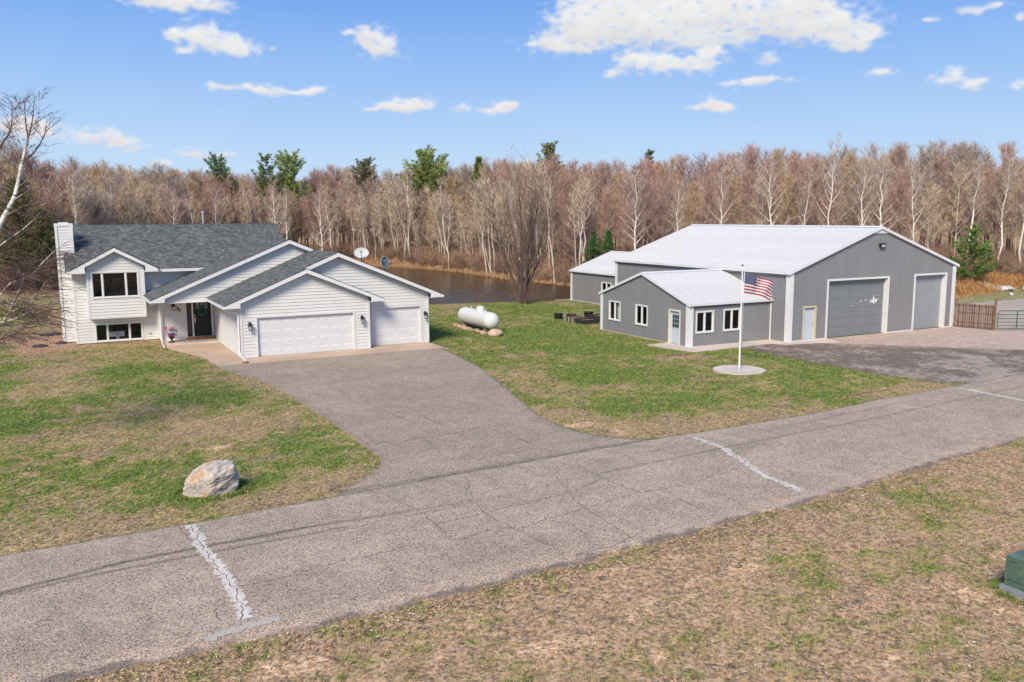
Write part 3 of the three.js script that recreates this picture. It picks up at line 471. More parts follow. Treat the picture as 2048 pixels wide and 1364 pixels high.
// =====================================================================================
// ---------- the house ----------
const house = thing('house', 'pale grey vinyl-sided split-level house with dark shingled gables and attached garage', 'house');
const C = 5 / 12;
{
  const H = house;
  // main block, v 59-68, ridge along u
  const lowWin = [1.98, 4.57, .16, 1.16];
  sidingWall(H, faceFront(59), .87, 8.75, .06, () => 4.50, { openings: [[1.62, 4.85, 1.66, 4.5], lowWin] });
  const gy = (v) => 4.5 + .52 * (4.6 - Math.abs(v - 63.5)) - .1;
  sidingWall(H, faceLeft(.87), 59, 68, .06, gy, { peak: 63.5 });
  sidingWall(H, faceRight(13.9), 59, 68, .06, gy, { peak: 63.5, pitch: .366 });
  mesh('wall', G().box(.87, 13.9, .06, 4.5, 67.95, 68).build(), M.siding, H);
  mesh('foundation', G().box(.9, 8.7, -.1, .06, 59.01, 59.3).box(.9, 1.1, -.1, .06, 59.3, 67.9).box(8.76, 16, -.1, .08, 48.3, 48.5).box(16, 19.95, -.1, .08, 49, 49.2).box(19.8, 19.95, -.1, .08, 49.2, 60).box(8.72, 8.9, -.1, .08, 48.5, 57).build(), M.foundation, H);
  for (const [u0, u1, v0, v1, y0, y1] of [[.84, .97, 58.965, 58.998, .06, 4.5], [5.44, 5.57, 58.965, 58.998, .06, 2.9], [8.665, 8.80, 48.215, 48.255, .08, 3.0], [15.93, 16.045, 48.215, 48.255, .08, 2.95], [19.9, 20.03, 48.9, 48.945, .08, 2.95], [8.655, 8.697, 48.256, 48.42, .08, 2.9]]) mesh('corner_board', G().box(u0, u1, y0, y1, v0, v1).build(), M.trim, H);
  // roof of the main block
  const roof = mesh('roof', G().prismU([[58.36, 4.55], [63.5, 7.23], [68.64, 4.55], [68.64, 4.47], [63.5, 7.12], [58.36, 4.47]], .52, 14.3).build(), M.shingleDark, H);
  const sl = Math.hypot(5.14, 2.68), S0 = [0, 2.68 / sl, -5.14 / sl];
  shingles(roof, V(.5, 4.56, 58.34), [1, 0, 0], S0, 13.82, sl + .02, 21, (e, s) => !(e > -1 && e < .62 && s > 2.28 && s < 3.7));
  shingles(roof, V(.5, 4.56, 68.66), [1, 0, 0], [0, 2.68 / sl, 5.14 / sl], 13.82, sl + .02, 22);
  mesh('ridge_cap', G().prismU([[63.36, 7.19], [63.5, 7.29], [63.64, 7.19]], .5, 14.32).build(), M.shingleDark, roof);
  mesh('fascia', G().box(.54, 14.28, 4.36, 4.54, 58.33, 58.358).build(), M.trim, H);
  mesh('soffit', G().box(.54, 14.28, 4.36, 4.38, 58.36, 58.995).build(), M.trim, H);
  mesh('fascia', G().prismU([[58.36, 4.35], [63.5, 7.03], [68.64, 4.35], [68.64, 4.54], [63.5, 7.22], [58.36, 4.54]], .49, .518).build(), M.trim, H);
  // the projecting bay with its own small gable
  const bayTop = (s) => 4.90 + .55 * (1.63 - Math.abs(s - 3.235)) - .04 , bw = [1.94, 4.47, 2.94, 4.40];
  sidingWall(H, faceFront(58.27), 1.62, 4.85, 1.66, bayTop, { peak: 3.235, openings: [bw] });
  mesh('wall', G().box(1.62, 1.66, 1.66, 4.6, 58.28, 58.99).box(4.81, 4.85, 1.66, 4.6, 58.28, 58.99).box(1.62, 4.85, 1.60, 1.658, 58.25, 58.99).build(), M.trim, H);
  for (const u of [1.60, 4.75]) mesh('corner_board', G().box(u, u + .12, 1.66, 4.55, 58.23, 58.268).build(), M.trim, H);
  const bayRoof = G(); for (const k of [-1, 1]) slopeDeck(bayRoof, 3.235 + k * 2.42, 4.62, 3.235, 5.94, 57.88, 61.2); const bR = mesh('roof', bayRoof.build(), M.shingleDark, H);
  const bl = Math.hypot(2.42, 1.32); shingles(bR, V(.805, 4.63, 57.86), [0, 0, -1], [2.42 / bl, 1.32 / bl, 0], 3.2, bl, 31); shingles(bR, V(5.665, 4.63, 57.86), [0, 0, -1], [-2.42 / bl, 1.32 / bl, 0], 3.2, bl, 32);
  const bf = G(); for (const k of [-1, 1]) bf.prismV([[3.235 + k * 2.42, 4.42], [3.235 + k * 2.42, 4.6], [3.235, 5.92], [3.235, 5.70], [3.235 + k * 1.68, 4.79], [3.235 + k * 1.68, 4.42]], 57.84, 57.87); mesh('fascia', bf.build(), M.trim, H);
  mesh('soffit', G().box(.815, 1.60, 4.40, 4.43, 57.88, 58.98).build(), M.trim, H); mesh('soffit', G().box(4.87, 5.655, 4.40, 4.43, 57.88, 58.98).build(), M.trim, H);
  const bayW = windowPart(H, faceFront(58.27), ...bw, [2.49, 3.81], { w: .09 });
  const rm = room(H, faceFront(58.25), 1.68, 4.79, 2.5, 4.42, 5.5, M.room);
  mesh('railing', (() => { const g = G(); for (let k = 0; k < 9; k++) g.box(3.3 + k * .13, 3.36 + k * .13, 2.62, 3.7, 63.2, 63.25); g.box(3.2, 4.6, 3.7, 3.78, 63.15, 63.3); g.box(2.3, 3.0, 3.6, 3.7, 63.2, 63.3); return g.build(); })(), std(.62, .7, .6), rm);
  mesh('cabinet', G().box(3.6, 4.7, 2.52, 3.3, 61.0, 61.6).build(), std(.07, .07, .09), rm); mesh('shelf', G().box(3.9, 4.77, 3.5, 4.1, 62.3, 62.9).build(), std(.42, .19, .07), rm);
  windowPart(H, faceFront(59), ...lowWin, [2.62, 3.88], { w: .09 });
  const r2 = room(H, faceFront(58.98), 1.5, 6.5, -.2, 1.3, 3.5, M.roomDark);
  mesh('room_wall', G().box(1.52, 3.1, -.15, 1.29, 62.3, 62.45).build(), M.green, r2); mesh('desk', G().box(1.6, 4.4, .0, .14, 59.5, 60.4).build(), std(.12, .09, .07), r2);
  // chimney chase
  const chA = faceFront(60.3);
  sidingWall(H, chA, .16, 1.10, .06, () => 7.22); sidingWall(H, faceLeft(.16), 60.3, 61.7, .06, () => 7.22); sidingWall(H, faceRight(1.1), 60.3, 61.7, 5.0, () => 7.22);
  mesh('chimney', G().box(.19, 1.08, .06, 7.2, 60.35, 61.68).build(), M.siding, H); mesh('chimney_cap', G().box(.11, 1.15, 7.22, 7.40, 60.25, 61.75).box(.36, .9, 7.4, 7.46, 60.5, 61.5).build(), M.trim, H);
  for (const u of [.13, .985]) mesh('corner_board', G().box(u, u + .14, .06, 7.22, 60.235, 60.272).build(), M.trim, H);
  mesh('vent_pipe', BGU.mergeGeometries([cylinder(9.42, 6.9, 8.0, 64.3, .07), cylinder(9.42, 8.0, 8.14, 64.3, .11), cylinder(9.42, 8.14, 8.2, 64.3, .06, .02)]), M.steel, H);
  // entry: recessed door wall, porch header gable
  const dw = faceFront(57), dOp = [7.05, 8.52, .32, 2.52];
  sidingWall(H, dw, 5.6, 8.68, .15, () => 2.74, { openings: [dOp] });
  mesh('wall', G().box(5.57, 5.6, .12, 2.95, 56.98, 59).build(), M.trim, H);
  mesh('corner_board', G().box(5.56, 5.7, .15, 2.74, 56.955, 56.972).build(), M.trim, H);
  mesh('porch_ceiling', G().box(4.75, 8.68, 2.74, 2.77, 53.9, 58.99).build(), M.trim, H);
  const pTop = (s) => 6.14 - C * Math.abs(s - 12.85);
  sidingWall(H, faceFront(54), 5.5, 19.9, 2.84, pTop, { peak: 12.85 });
  mesh('header', G().box(5.48, 8.7, 2.735, 2.85, 53.96, 54.02).build(), M.trim, H);
  const f = mesh('front_door', (() => { const g = G(); fbox(g, dw, 7.0, 7.055, .3, 2.56, -.05, .05); fbox(g, dw, 8.515, 8.60, .3, 2.56, -.05, .05); fbox(g, dw, 7.055, 8.515, 2.5, 2.56, -.05, .05); fbox(g, dw, 7.36, 7.46, .3, 2.5, -.05, .04); return g.build(); })(), M.trim, H);
  mesh('door_leaf', (() => { const g = G(); fbox(g, dw, 7.46, 8.515, .3, 2.5, -.07, -.03); fbox(g, dw, 7.62, 8.36, .45, 1.0, -.03, -.015); fbox(g, dw, 7.62, 7.94, 1.1, 1.85, -.03, -.015); fbox(g, dw, 8.04, 8.36, 1.1, 1.85, -.03, -.015); return g.build(); })(), M.black, f);
  mesh('sidelight', (() => { const g = G(); fbox(g, dw, 7.055, 7.36, .3, 2.5, -.075, -.05); return g.build(); })(), M.black, f);
  for (let i = 0; i < 3; i++) for (let j = 0; j < 2; j++) { const a = 7.64 + i * .25, b = 2.05 + j * .2; mesh('pane', fbox(G(), dw, a, a + .2, b, b + .16, -.032, -.026).build(), std(.20, .21, .23, { roughness: .08 }), f); }
  mesh('pane', fbox(G(), dw, 7.12, 7.3, .5, 2.4, -.052, -.046).build(), std(.035, .035, .045, { roughness: .06 }), f);
  mesh('handle', (() => { const g = G(); fbox(g, dw, 7.52, 7.56, 1.18, 1.5, -.03, .0); fbox(g, dw, 7.525, 7.555, 1.2, 1.44, .03, .05); fbox(g, dw, 7.515, 7.565, 1.6, 1.66, -.03, .01); return g.build(); })(), M.chrome, f);
  mesh('threshold', G().box(6.98, 8.62, .145, .3, 56.7, 56.965).build(), M.wood, f);
  { const wr = rng(8), g = G(); for (let k = 0; k < 420; k++) { const a = wr() * Math.PI * 2, R = .2 + (wr() - .5) * .12, cx = 7.98 + Math.cos(a) * R, cy = 1.9 + Math.sin(a) * R, q = a + (wr() - .5) * 2.4, L = .06 + wr() * .05, d = .03 + wr() * .05; const p = dw(cx, cy, d), e = dw(cx + Math.cos(q) * L, cy + Math.sin(q) * L, d + wr() * .05); g.tri([p[0] - .012, p[1] + .012, p[2]], [p[0] + .012, p[1] - .012, p[2]], e).col(mix3([.02, .09, .06], [.06, .2, .14], wr())); } const t = thing('door_wreath', 'dark green leafy wreath hanging on the black front door', 'wreath'); mesh('foliage', g.build(), std(1, 1, 1, { vertexColors: true }), t); settle(t, 7.98, 1.7, 56.97); }
  // garage: front gable with the wide door, wider gable behind it with the single door
  const g1 = [9.60, 15.05, .08, 2.24], g2 = [16.50, 19.47, .08, 2.32], P1 = faceFront(48.26), P2 = faceFront(48.95);
  const t1 = (s) => 2.88 + .18 + C * (3.65 - Math.abs(s - 12.36)) + .06, t2 = (s) => 2.88 + .18 + C * (5.66 - Math.abs(s - 14.37)) + .06;
  sidingWall(H, P1, 8.72, 16.0, .08, t1, { peak: 12.36, openings: [g1] });
  sidingWall(H, P2, 8.75, 20.0, .08, t2, { peak: 14.37, openings: [[8.7, 15.95, 0, 2.9], g2] });
  sidingWall(H, faceLeft(8.72), 48.26, 57, .08, () => 2.78); sidingWall(H, faceRight(16.0), 48.26, 48.95, .08, () => 2.9); sidingWall(H, faceRight(20.0), 48.95, 60, .08, () => 2.9);
  mesh('wall', G().box(13.9, 20, .08, 2.9, 59.95, 60).build(), M.siding, H);
  for (const [P, o, cols, mname] of [[P1, g1, 8], [P2, g2, 4]]) {
    const g = G(), [a, b, y0, y1] = o; fbox(g, P, a, b, y0, y1, -.16, -.11); const d = mesh('garage_door', g.build(), M.door, H), rows = 4, pw = (b - a) / cols, ph = (y1 - y0) / rows;
    for (let r = 1; r < rows; r++) mesh('door_seam', fbox(G(), P, a, b, y0 + r * ph - .005, y0 + r * ph + .005, -.112, -.109).build(), std(.45, .45, .46), d);
    const pg = (() => { const g = G(), W = pw * .76, h = ph * .56, q = [[-W / 2, -h / 2], [W / 2, -h / 2], [W / 2, h / 2], [-W / 2, h / 2]], ring = (k, d) => q.map(([x, y]) => [x - Math.sign(x) * k, y - Math.sign(y) * k, d]); const R = [ring(0, 0), ring(.02, -.008), ring(.045, -.008), ring(.085, .003)]; for (let i = 0; i < 3; i++) for (let k = 0; k < 4; k++) g.quad(R[i][k], R[i][(k + 1) % 4], R[i + 1][(k + 1) % 4], R[i + 1][k]); g.fan(R[3]); return g.build(); })();
    for (let r = 0; r < rows; r++) for (let c = 0; c < cols; c++) { const m = mesh('door_panel', pg, M.door, d), p = P(a + (c + .5) * pw, y0 + (r + .5) * ph, -.101); m.position.set(...p); m.userData.own = 1; }
    const cs = G(); fbox(cs, P, a - .11, a, .06, y1 + .11, -.16, .05); fbox(cs, P, b, b + .11, .06, y1 + .11, -.16, .05); fbox(cs, P, a, b, y1, y1 + .11, -.16, .05); mesh('door_casing', cs.build(), M.trim, H);
  }
  // roofs of the garage and the porch: one common left eave line for both garage gables
  const R1 = G(), e0 = 7.86, ye = 2.98, rg1 = 12.36, rg2 = 14.37; slopeDeck(R1, e0, ye, rg1, ye + C * (rg1 - e0), 47.86, 48.5); slopeDeck(R1, e0, ye, rg2, ye + C * (rg2 - e0), 48.502, 53.98); slopeDeck(R1, 16.86, ye, rg1, ye + C * 4.5, 47.86, 48.93); slopeDeck(R1, 20.88, ye, rg2, ye + C * 6.51, 48.502, 53.6);
  const r1 = mesh('roof', R1.build(), M.shingleDark, H), cs = 12 / 13, sn = 5 / 13;
  shingles(r1, V(e0 - .03, ye - .01, 47.84), [0, 0, -1], [cs, sn, 0], .66, (rg1 - e0) / cs + .03, 41); shingles(r1, V(e0 - .03, ye - .01, 48.5), [0, 0, -1], [cs, sn, 0], 5.46, (rg2 - e0) / cs + .03, 42);
  shingles(r1, V(16.89, ye - .01, 47.84), [0, 0, -1], [-cs, sn, 0], 1.09, 4.5 / cs + .03, 43); shingles(r1, V(20.91, ye - .01, 48.5), [0, 0, -1], [-cs, sn, 0], 5.1, 6.51 / cs + .03, 44);
  const R2 = G(); slopeDeck(R2, 4.74, ye - .02, 12.85, ye - .02 + C * 8.11, 53.64, 63.4); slopeDeck(R2, 20.96, ye - .02, 12.85, ye - .02 + C * 8.11, 53.64, 63.4);
  const r2b = mesh('roof', R2.build(), M.shingleDark, H); shingles(r2b, V(4.71, ye - .03, 53.62), [0, 0, -1], [cs, sn, 0], 9.4, 8.11 / cs + .03, 45, (e, s) => { const v = 53.62 + e, y = ye + s * sn; return v < 58.4 + Math.max(0, y - 4.4) / .52 || (s * cs < .9 && v < 59); }); shingles(r2b, V(20.99, ye - .03, 53.62), [0, 0, -1], [-cs, sn, 0], 9.4, 8.11 / cs + .03, 46);
  const fas = (uL, uc, uR, yR, v, wL, wR) => { const g = G(), w = .2; for (const [ue, uw] of [[uL, wL], [uR, wR]]) { const k = Math.sign(uc - ue), yE = yR - C * Math.abs(uc - ue); g.prismV([[ue, yE - .13], [ue, yE - .015], [uc, yR - .015], [uc, yR - .015 - w * 1.083], [uw, yR - C * Math.abs(uc - uw) - w * 1.083], [uw, yE - .13]], v, v + .03); } return g.build(); };
  mesh('fascia', fas(e0, rg1, 16.86, ye + C * 4.5, 47.83, 8.68, 16.04), M.trim, H); mesh('fascia', fas(e0 + .002, rg2, 20.88, ye + C * 6.51, 48.47, 8.7, 20.02), M.trim, H); mesh('fascia', fas(4.74, 12.85, 20.96, ye - .02 + C * 8.11, 53.61, 5.48, 20.1), M.trim, H);
  for (const b of [[e0 + .01, 8.70, 2.82, 2.84, 47.86, 53.9], [16.02, 16.85, 2.82, 2.84, 47.86, 48.93], [20.03, 20.87, 2.82, 2.84, 48.5, 60], [4.75, 5.47, 2.80, 2.82, 53.64, 53.89]]) mesh('soffit', G().box(...b).build(), M.trim, H);
  mesh('gutter', G().box(e0 - .1, e0, 2.84, 2.97, 47.86, 53.8).build(), M.trim, H); mesh('gutter', G().box(4.64, 4.74, 2.82, 2.95, 53.64, 58.98).build(), M.trim, H);
  const pipe = (P) => { const g = G(), w = .045; for (let i = 0; i < P.length - 1; i++) g.tube([V(...P[i]), V(...P[i + 1])], [w * 1.3, w * 1.3], 4); return g.build(); };
  mesh('downspout', pipe([[4.72, 2.84, 53.75], [4.8, 2.70, 54.1], [5.49, 2.62, 56.75], [5.49, .42, 56.8], [5.47, .25, 56.6], [5.40, .09, 54.5]]), M.trim, H);
  mesh('downspout', pipe([[7.82, 2.84, 48.0], [8.0, 2.72, 48.05], [8.6, 2.55, 48.22], [8.6, .35, 48.22], [8.62, .2, 48.1], [8.68, .10, 47.1]]), M.trim, H);
  // house number
  const num = mesh('house_number', (() => { const g = G(); const d8 = (u, y, s) => { const ring = (cy, R) => { const P = []; for (let k = 0; k <= 12; k++) { const a = k / 12 * Math.PI * 2; P.push(dw(u + Math.cos(a) * R * .8, cy + Math.sin(a) * R, .045)); } g.tube(P, P.map(() => .016), 4); }; ring(y + .055, .05); ring(y - .055, .058); }; d8(6.555, 2.12); const P = []; for (let k = 0; k <= 12; k++) { const a = k / 12 * Math.PI * 2; P.push(dw(6.665 + Math.cos(a) * .045, 2.05 + Math.sin(a) * .052, .045)); } g.tube(P, P.map(() => .016), 4); g.tube([dw(6.71, 2.05, .045), dw(6.70, 1.95, .045), dw(6.64, 1.9, .045)], [.016, .016, .016], 4); return g.build(); })(), M.black, H); num.userData.label = 'black house number 89';
  mesh('faucet', G().box(5.02, 5.08, .42, .5, 58.9, 58.97).build(), std(.3, .08, .04), H);
  settle(H, 9, 0, 56);
}
// wall lanterns
function lantern(P, s, y, label) {
  const t = thing('wall_lantern', label, 'wall lamp', 'black lanterns on the house walls');
  const g = G(); fbox(g, P, s - .07, s + .07, y - .02, y + .2, .0, .035); g.tube([P(s, y + .1, .03), P(s, y + .22, .09), P(s, y + .2, .18)], [.014, .014, .014], 5); mesh('bracket', g.build(), M.black, t);
  const c = G(), ring = (R, yy) => [0, 1, 2, 3].map(k => P(s + R * [-1, 1, 1, -1][k], yy, .18 + R * [-1, -1, 1, 1][k])); const A = ring(.125, y + .04), B = ring(.04, y + .17); for (let k = 0; k < 4; k++) c.quad(A[k], A[(k + 1) % 4], B[(k + 1) % 4], B[k]); c.fan(A); c.fan(B); fbox(c, P, s - .02, s + .02, y + .17, y + .2, .16, .2); mesh('lamp_cap', c.build(), M.black, t);
  const f = G(); for (const [a, b] of [[-1, -1], [1, -1], [1, 1], [-1, 1]]) f.tube([P(s + a * .095, y + .04, .18 + b * .095), P(s + a * .065, y - .2, .18 + b * .065)], [.009, .009], 4); fbox(f, P, s - .085, s + .085, y - .225, y - .195, .095, .265); const fr = mesh('lamp_frame', f.build(), M.black, t);
  const p = G(), T = ring(.09, y + .035), Bm = ring(.06, y - .19); for (let k = 0; k < 4; k++) p.quad(Bm[k], Bm[(k + 1) % 4], T[(k + 1) % 4], T[k]); mesh('glass_shade', p.build(), M.glass, fr); mesh('bulb', fbox(G(), P, s - .025, s + .025, y - .18, y - .02, .155, .205).build(), M.white, fr);
  const o = P(s, y - .225, 0); settle(t, o[0], o[1], -o[2]);
}
lantern(faceFront(48.23), 9.19, 1.83, 'black lantern on the narrow wall left of the wide garage door'); lantern(faceFront(48.23), 15.56, 1.83, 'black lantern between the wide garage door and the single one'); lantern(faceFront(48.92), 19.78, 1.78, 'black lantern right of the single garage door by the house corner'); lantern(faceFront(56.97), 6.30, 2.26, 'black lantern beside the house number left of the front door');
// things on and by the house
{ const t = thing('doormat', 'blue and white patterned doormat on the porch slab before the door', 'doormat'); const r = rng(3), g = G(); for (let i = 0; i < 14; i++) for (let j = 0; j < 5; j++) { const u = 7.1 + i * .13, v = 56.15 + j * .1; g.box(u, u + .128, .141, .158, v, v + .098).col(mix3([.10, .15, .30], [.62, .66, .72], r() > .5 ? .9 : r() * .6)); } mesh('weave', g.build(), std(1, 1, 1, { vertexColors: true, roughness: 1 }), t); settle(t, 8, .14, 56.3); }
{ const t = thing('flower_urn', 'black footed urn of pink and purple flowers on the porch slab', 'flower pot'); const lt = new THREE.LatheGeometry([[.001, 0], [.2, 0], [.21, .04], [.1, .08], [.05, .14], [.06, .2], [.14, .27], [.19, .38], [.21, .5], [.24, .52], [.22, .53], [.16, .46], [.001, .46]].map(p => new THREE.Vector2(...p)), 20); lt.translate(6.02, .14, -56.2); mesh('urn', lt, M.iron, t);
  const r = rng(6), g = G(), COL = [[.36, .10, .42], [.46, .16, .5], [.30, .12, .45], [.62, .06, .16], [.70, .12, .24], [.75, .6, .66], [.62, .3, .1], [.08, .16, .05]];
  for (let k = 0; k < 620; k++) { const a = r() * 6.283, e = Math.acos(1 - 1.35 * r()), R = .36 * (0.55 + .45 * r()), x = Math.cos(a) * Math.sin(e) * R, y = Math.cos(e) * R * .85, z = Math.sin(a) * Math.sin(e) * R; let c = COL[Math.floor(r() * 3)]; if (x < -.12 && y > .05) c = COL[3 + Math.floor(r() * 2)]; else if (Math.abs(x) < .14 && y > .12 && r() > .5) c = COL[5 + Math.floor(r() * 2)]; else if (r() > .86) c = COL[7]; const s = .03 + r() * .03, p = [6.02 + x + (x < -.12 && y > .05 ? -.1 : 0), .80 + y + (x < -.12 && y > .05 ? .1 : 0) - (e > 1.5 ? r() * .25 : 0), -56.2 + z], q = () => [p[0] + (r() - .5) * s * 2, p[1] + (r() - .5) * s * 2, p[2] + (r() - .5) * s * 2]; g.tri(p, q(), q()).tri(p, q(), q()).col(c); }
  mesh('blossom', g.build(), std(1, 1, 1, { vertexColors: true, roughness: .9 }), t); settle(t, 6.02, .14, 56.2); }
{ const t = thing('computer_monitor', 'silver flat computer monitor seen from behind in the low window', 'monitor'); mesh('screen_back', G().box(2.72, 3.62, .30, .62, 59.62, 59.66).build(), std(.5, .54, .54, { metalness: .2, roughness: .4 }), t); mesh('stand', G().box(3.1, 3.3, .14, .3, 59.63, 59.65).build(), std(.5, .54, .54), t); mesh('emblem', cylinder(0, 0, .012, 0, .04, .04, 12).rotateX(Math.PI / 2).translate(3.17, .47, -59.61), std(.03, .03, .03), t); settle(t, 3.17, .14, 59.64); }
function satDish(u, y, v, w, h, yaw, tilt, mat, label, armMat, logo) {
  const t = thing('satellite_dish', label, 'satellite dish'), q = new THREE.Euler(tilt, yaw, 0, 'YXZ'), N = 28, M8 = 5, g = G(), B = [];
  for (let j = 0; j <= M8; j++) { const ring = []; for (let k = 0; k < N; k++) { const a = k / N * Math.PI * 2, R = j / M8; const p = new THREE.Vector3(Math.cos(a) * R * w / 2, Math.sin(a) * R * h / 2, .09 * (R * R - 1)).applyEuler(q); ring.push([u + p.x, y + p.y, -v + p.z]); } B.push(ring); }
  for (let j = 0; j < M8; j++) for (let k = 0; k < N; k++) { const l = (k + 1) % N; g.quad(B[j][k], B[j][l], B[j + 1][l], B[j + 1][k]); } mesh('reflector', g.build(true), mat, t);
  mesh('rim', G().tube([...B[M8], B[M8][0]], Array(N + 1).fill(.012), 5).build(), std(.6, .62, .63), t);
  const W = (x, yy, z) => { const p = new THREE.Vector3(x, yy, z).applyEuler(q); return [u + p.x, y + p.y, -v + p.z]; };
  mesh('feed_arm', G().tube([W(0, -h / 2 - .02, -.02), W(0, -h * .36, .26), W(0, -h * .2, .42)], [.018, .018, .018], 6).tube([W(-.06, -h * .17, .42), W(.06, -h * .17, .42)], [.035, .035], 8).build(), armMat, t);
  const base = [u, y - h / 2 - .22, -v]; mesh('mount', G().tube([base, [u, y - h / 2 - .02, -v - .04], W(0, -.05, -.1)], [.03, .03, .03], 8).box(u - .13, u + .13, y - h / 2 - .25, y - h / 2 - .2, v - .1, v + .1).build(), armMat, t);
  if (logo) { const lg = G(); for (let k = 0; k < 7; k++) { const a = -w * .26 + k * w * .075; lg.quad(W(a, h * .16 - k * .004, -.064), W(a + w * .05, h * .16 - k * .004, -.064), W(a + w * .05, h * .215 - k * .004, -.058), W(a, h * .215 - k * .004, -.058)); } lg.quad(W(w * .27, h * .13, -.055), W(w * .33, h * .13, -.05), W(w * .33, h * .2, -.046), W(w * .27, h * .2, -.05)); const lm = mesh('lettering', lg.build(), M.white, t); lm.userData.label = 'small worn white lettering'; }
  settle(t, u, y - h / 2 - .25, v);
}
satDish(16.32, 5.58, 50.3, .86, .66, -.35, -.42, std(.50, .53, .54), 'large pale oval satellite dish, the left one on the garage roof', M.iron);
satDish(17.69, 4.98, 50.0, .62, .72, .35, -.1, std(.085, .125, .175, { roughness: .6 }), 'smaller dark blue-grey satellite dish with white lettering on the garage roof', M.iron, true);
{ const t = thing('splash_stone', 'flat reddish stone under the downspout at the garage corner', 'stone'); const g = new THREE.IcosahedronGeometry(.2, 1); g.scale(1, .3, .7); g.translate(8.55, .1, -46.55); mesh('stone', g, std(.36, .16, .09, { map: FINE }), t); settle(t, 8.55, .07, 46.55); }
// =====================================================================================
// ---------- the grey steel barn, its front annex and its rear wing ----------
// a sheet-metal roof slope: every sheet a piece, ribs along the slope. O eave corner, E along the eave, S up the slope
function roofPanels(parent, O, E, S, lenE, lenS, mat = M.metalRoof) {
  const N = new THREE.Vector3(...E).cross(new THREE.Vector3(...S)).normalize(); if (N.y < 0) N.negate(); const n = [N.x, N.y, N.z], at = (e, s, d) => [0, 1, 2].map(k => E[k] * e + S[k] * s + n[k] * d);
  const W = .914, make = (w) => { const g = G(); let x = 0, d = 0; const X = [[0, 0]]; for (let k = 0; k < 4; k++) { const a = .075 + k * .2286; for (const [dx, dd] of [[0, 0], [.016, .022], [.05, .022], [.066, 0]]) if (a + dx < w) X.push([a + dx, dd]); } X.push([w, 0]); for (let i = 0; i < X.length - 1; i++) g.quad(at(X[i][0], 0, X[i][1]), at(X[i + 1][0], 0, X[i + 1][1]), at(X[i + 1][0], lenS, X[i + 1][1]), at(X[i][0], lenS, X[i][1])); return g.build(); };
  const full = make(W - .004);
  for (let e = 0; e < lenE - .02; e += W) { const w = Math.min(W, lenE - e), m = mesh('roof_panel', w > W - .01 ? full : make(w), mat, parent); m.position.set(O[0] + E[0] * e, O[1] + E[1] * e, O[2] + E[2] * e); m.userData.own = 1; }
}
const tr = (H, name, ...b) => mesh(name, b.reduce((g, x) => g.box(...x), G()).build(), M.metalTrim, H);
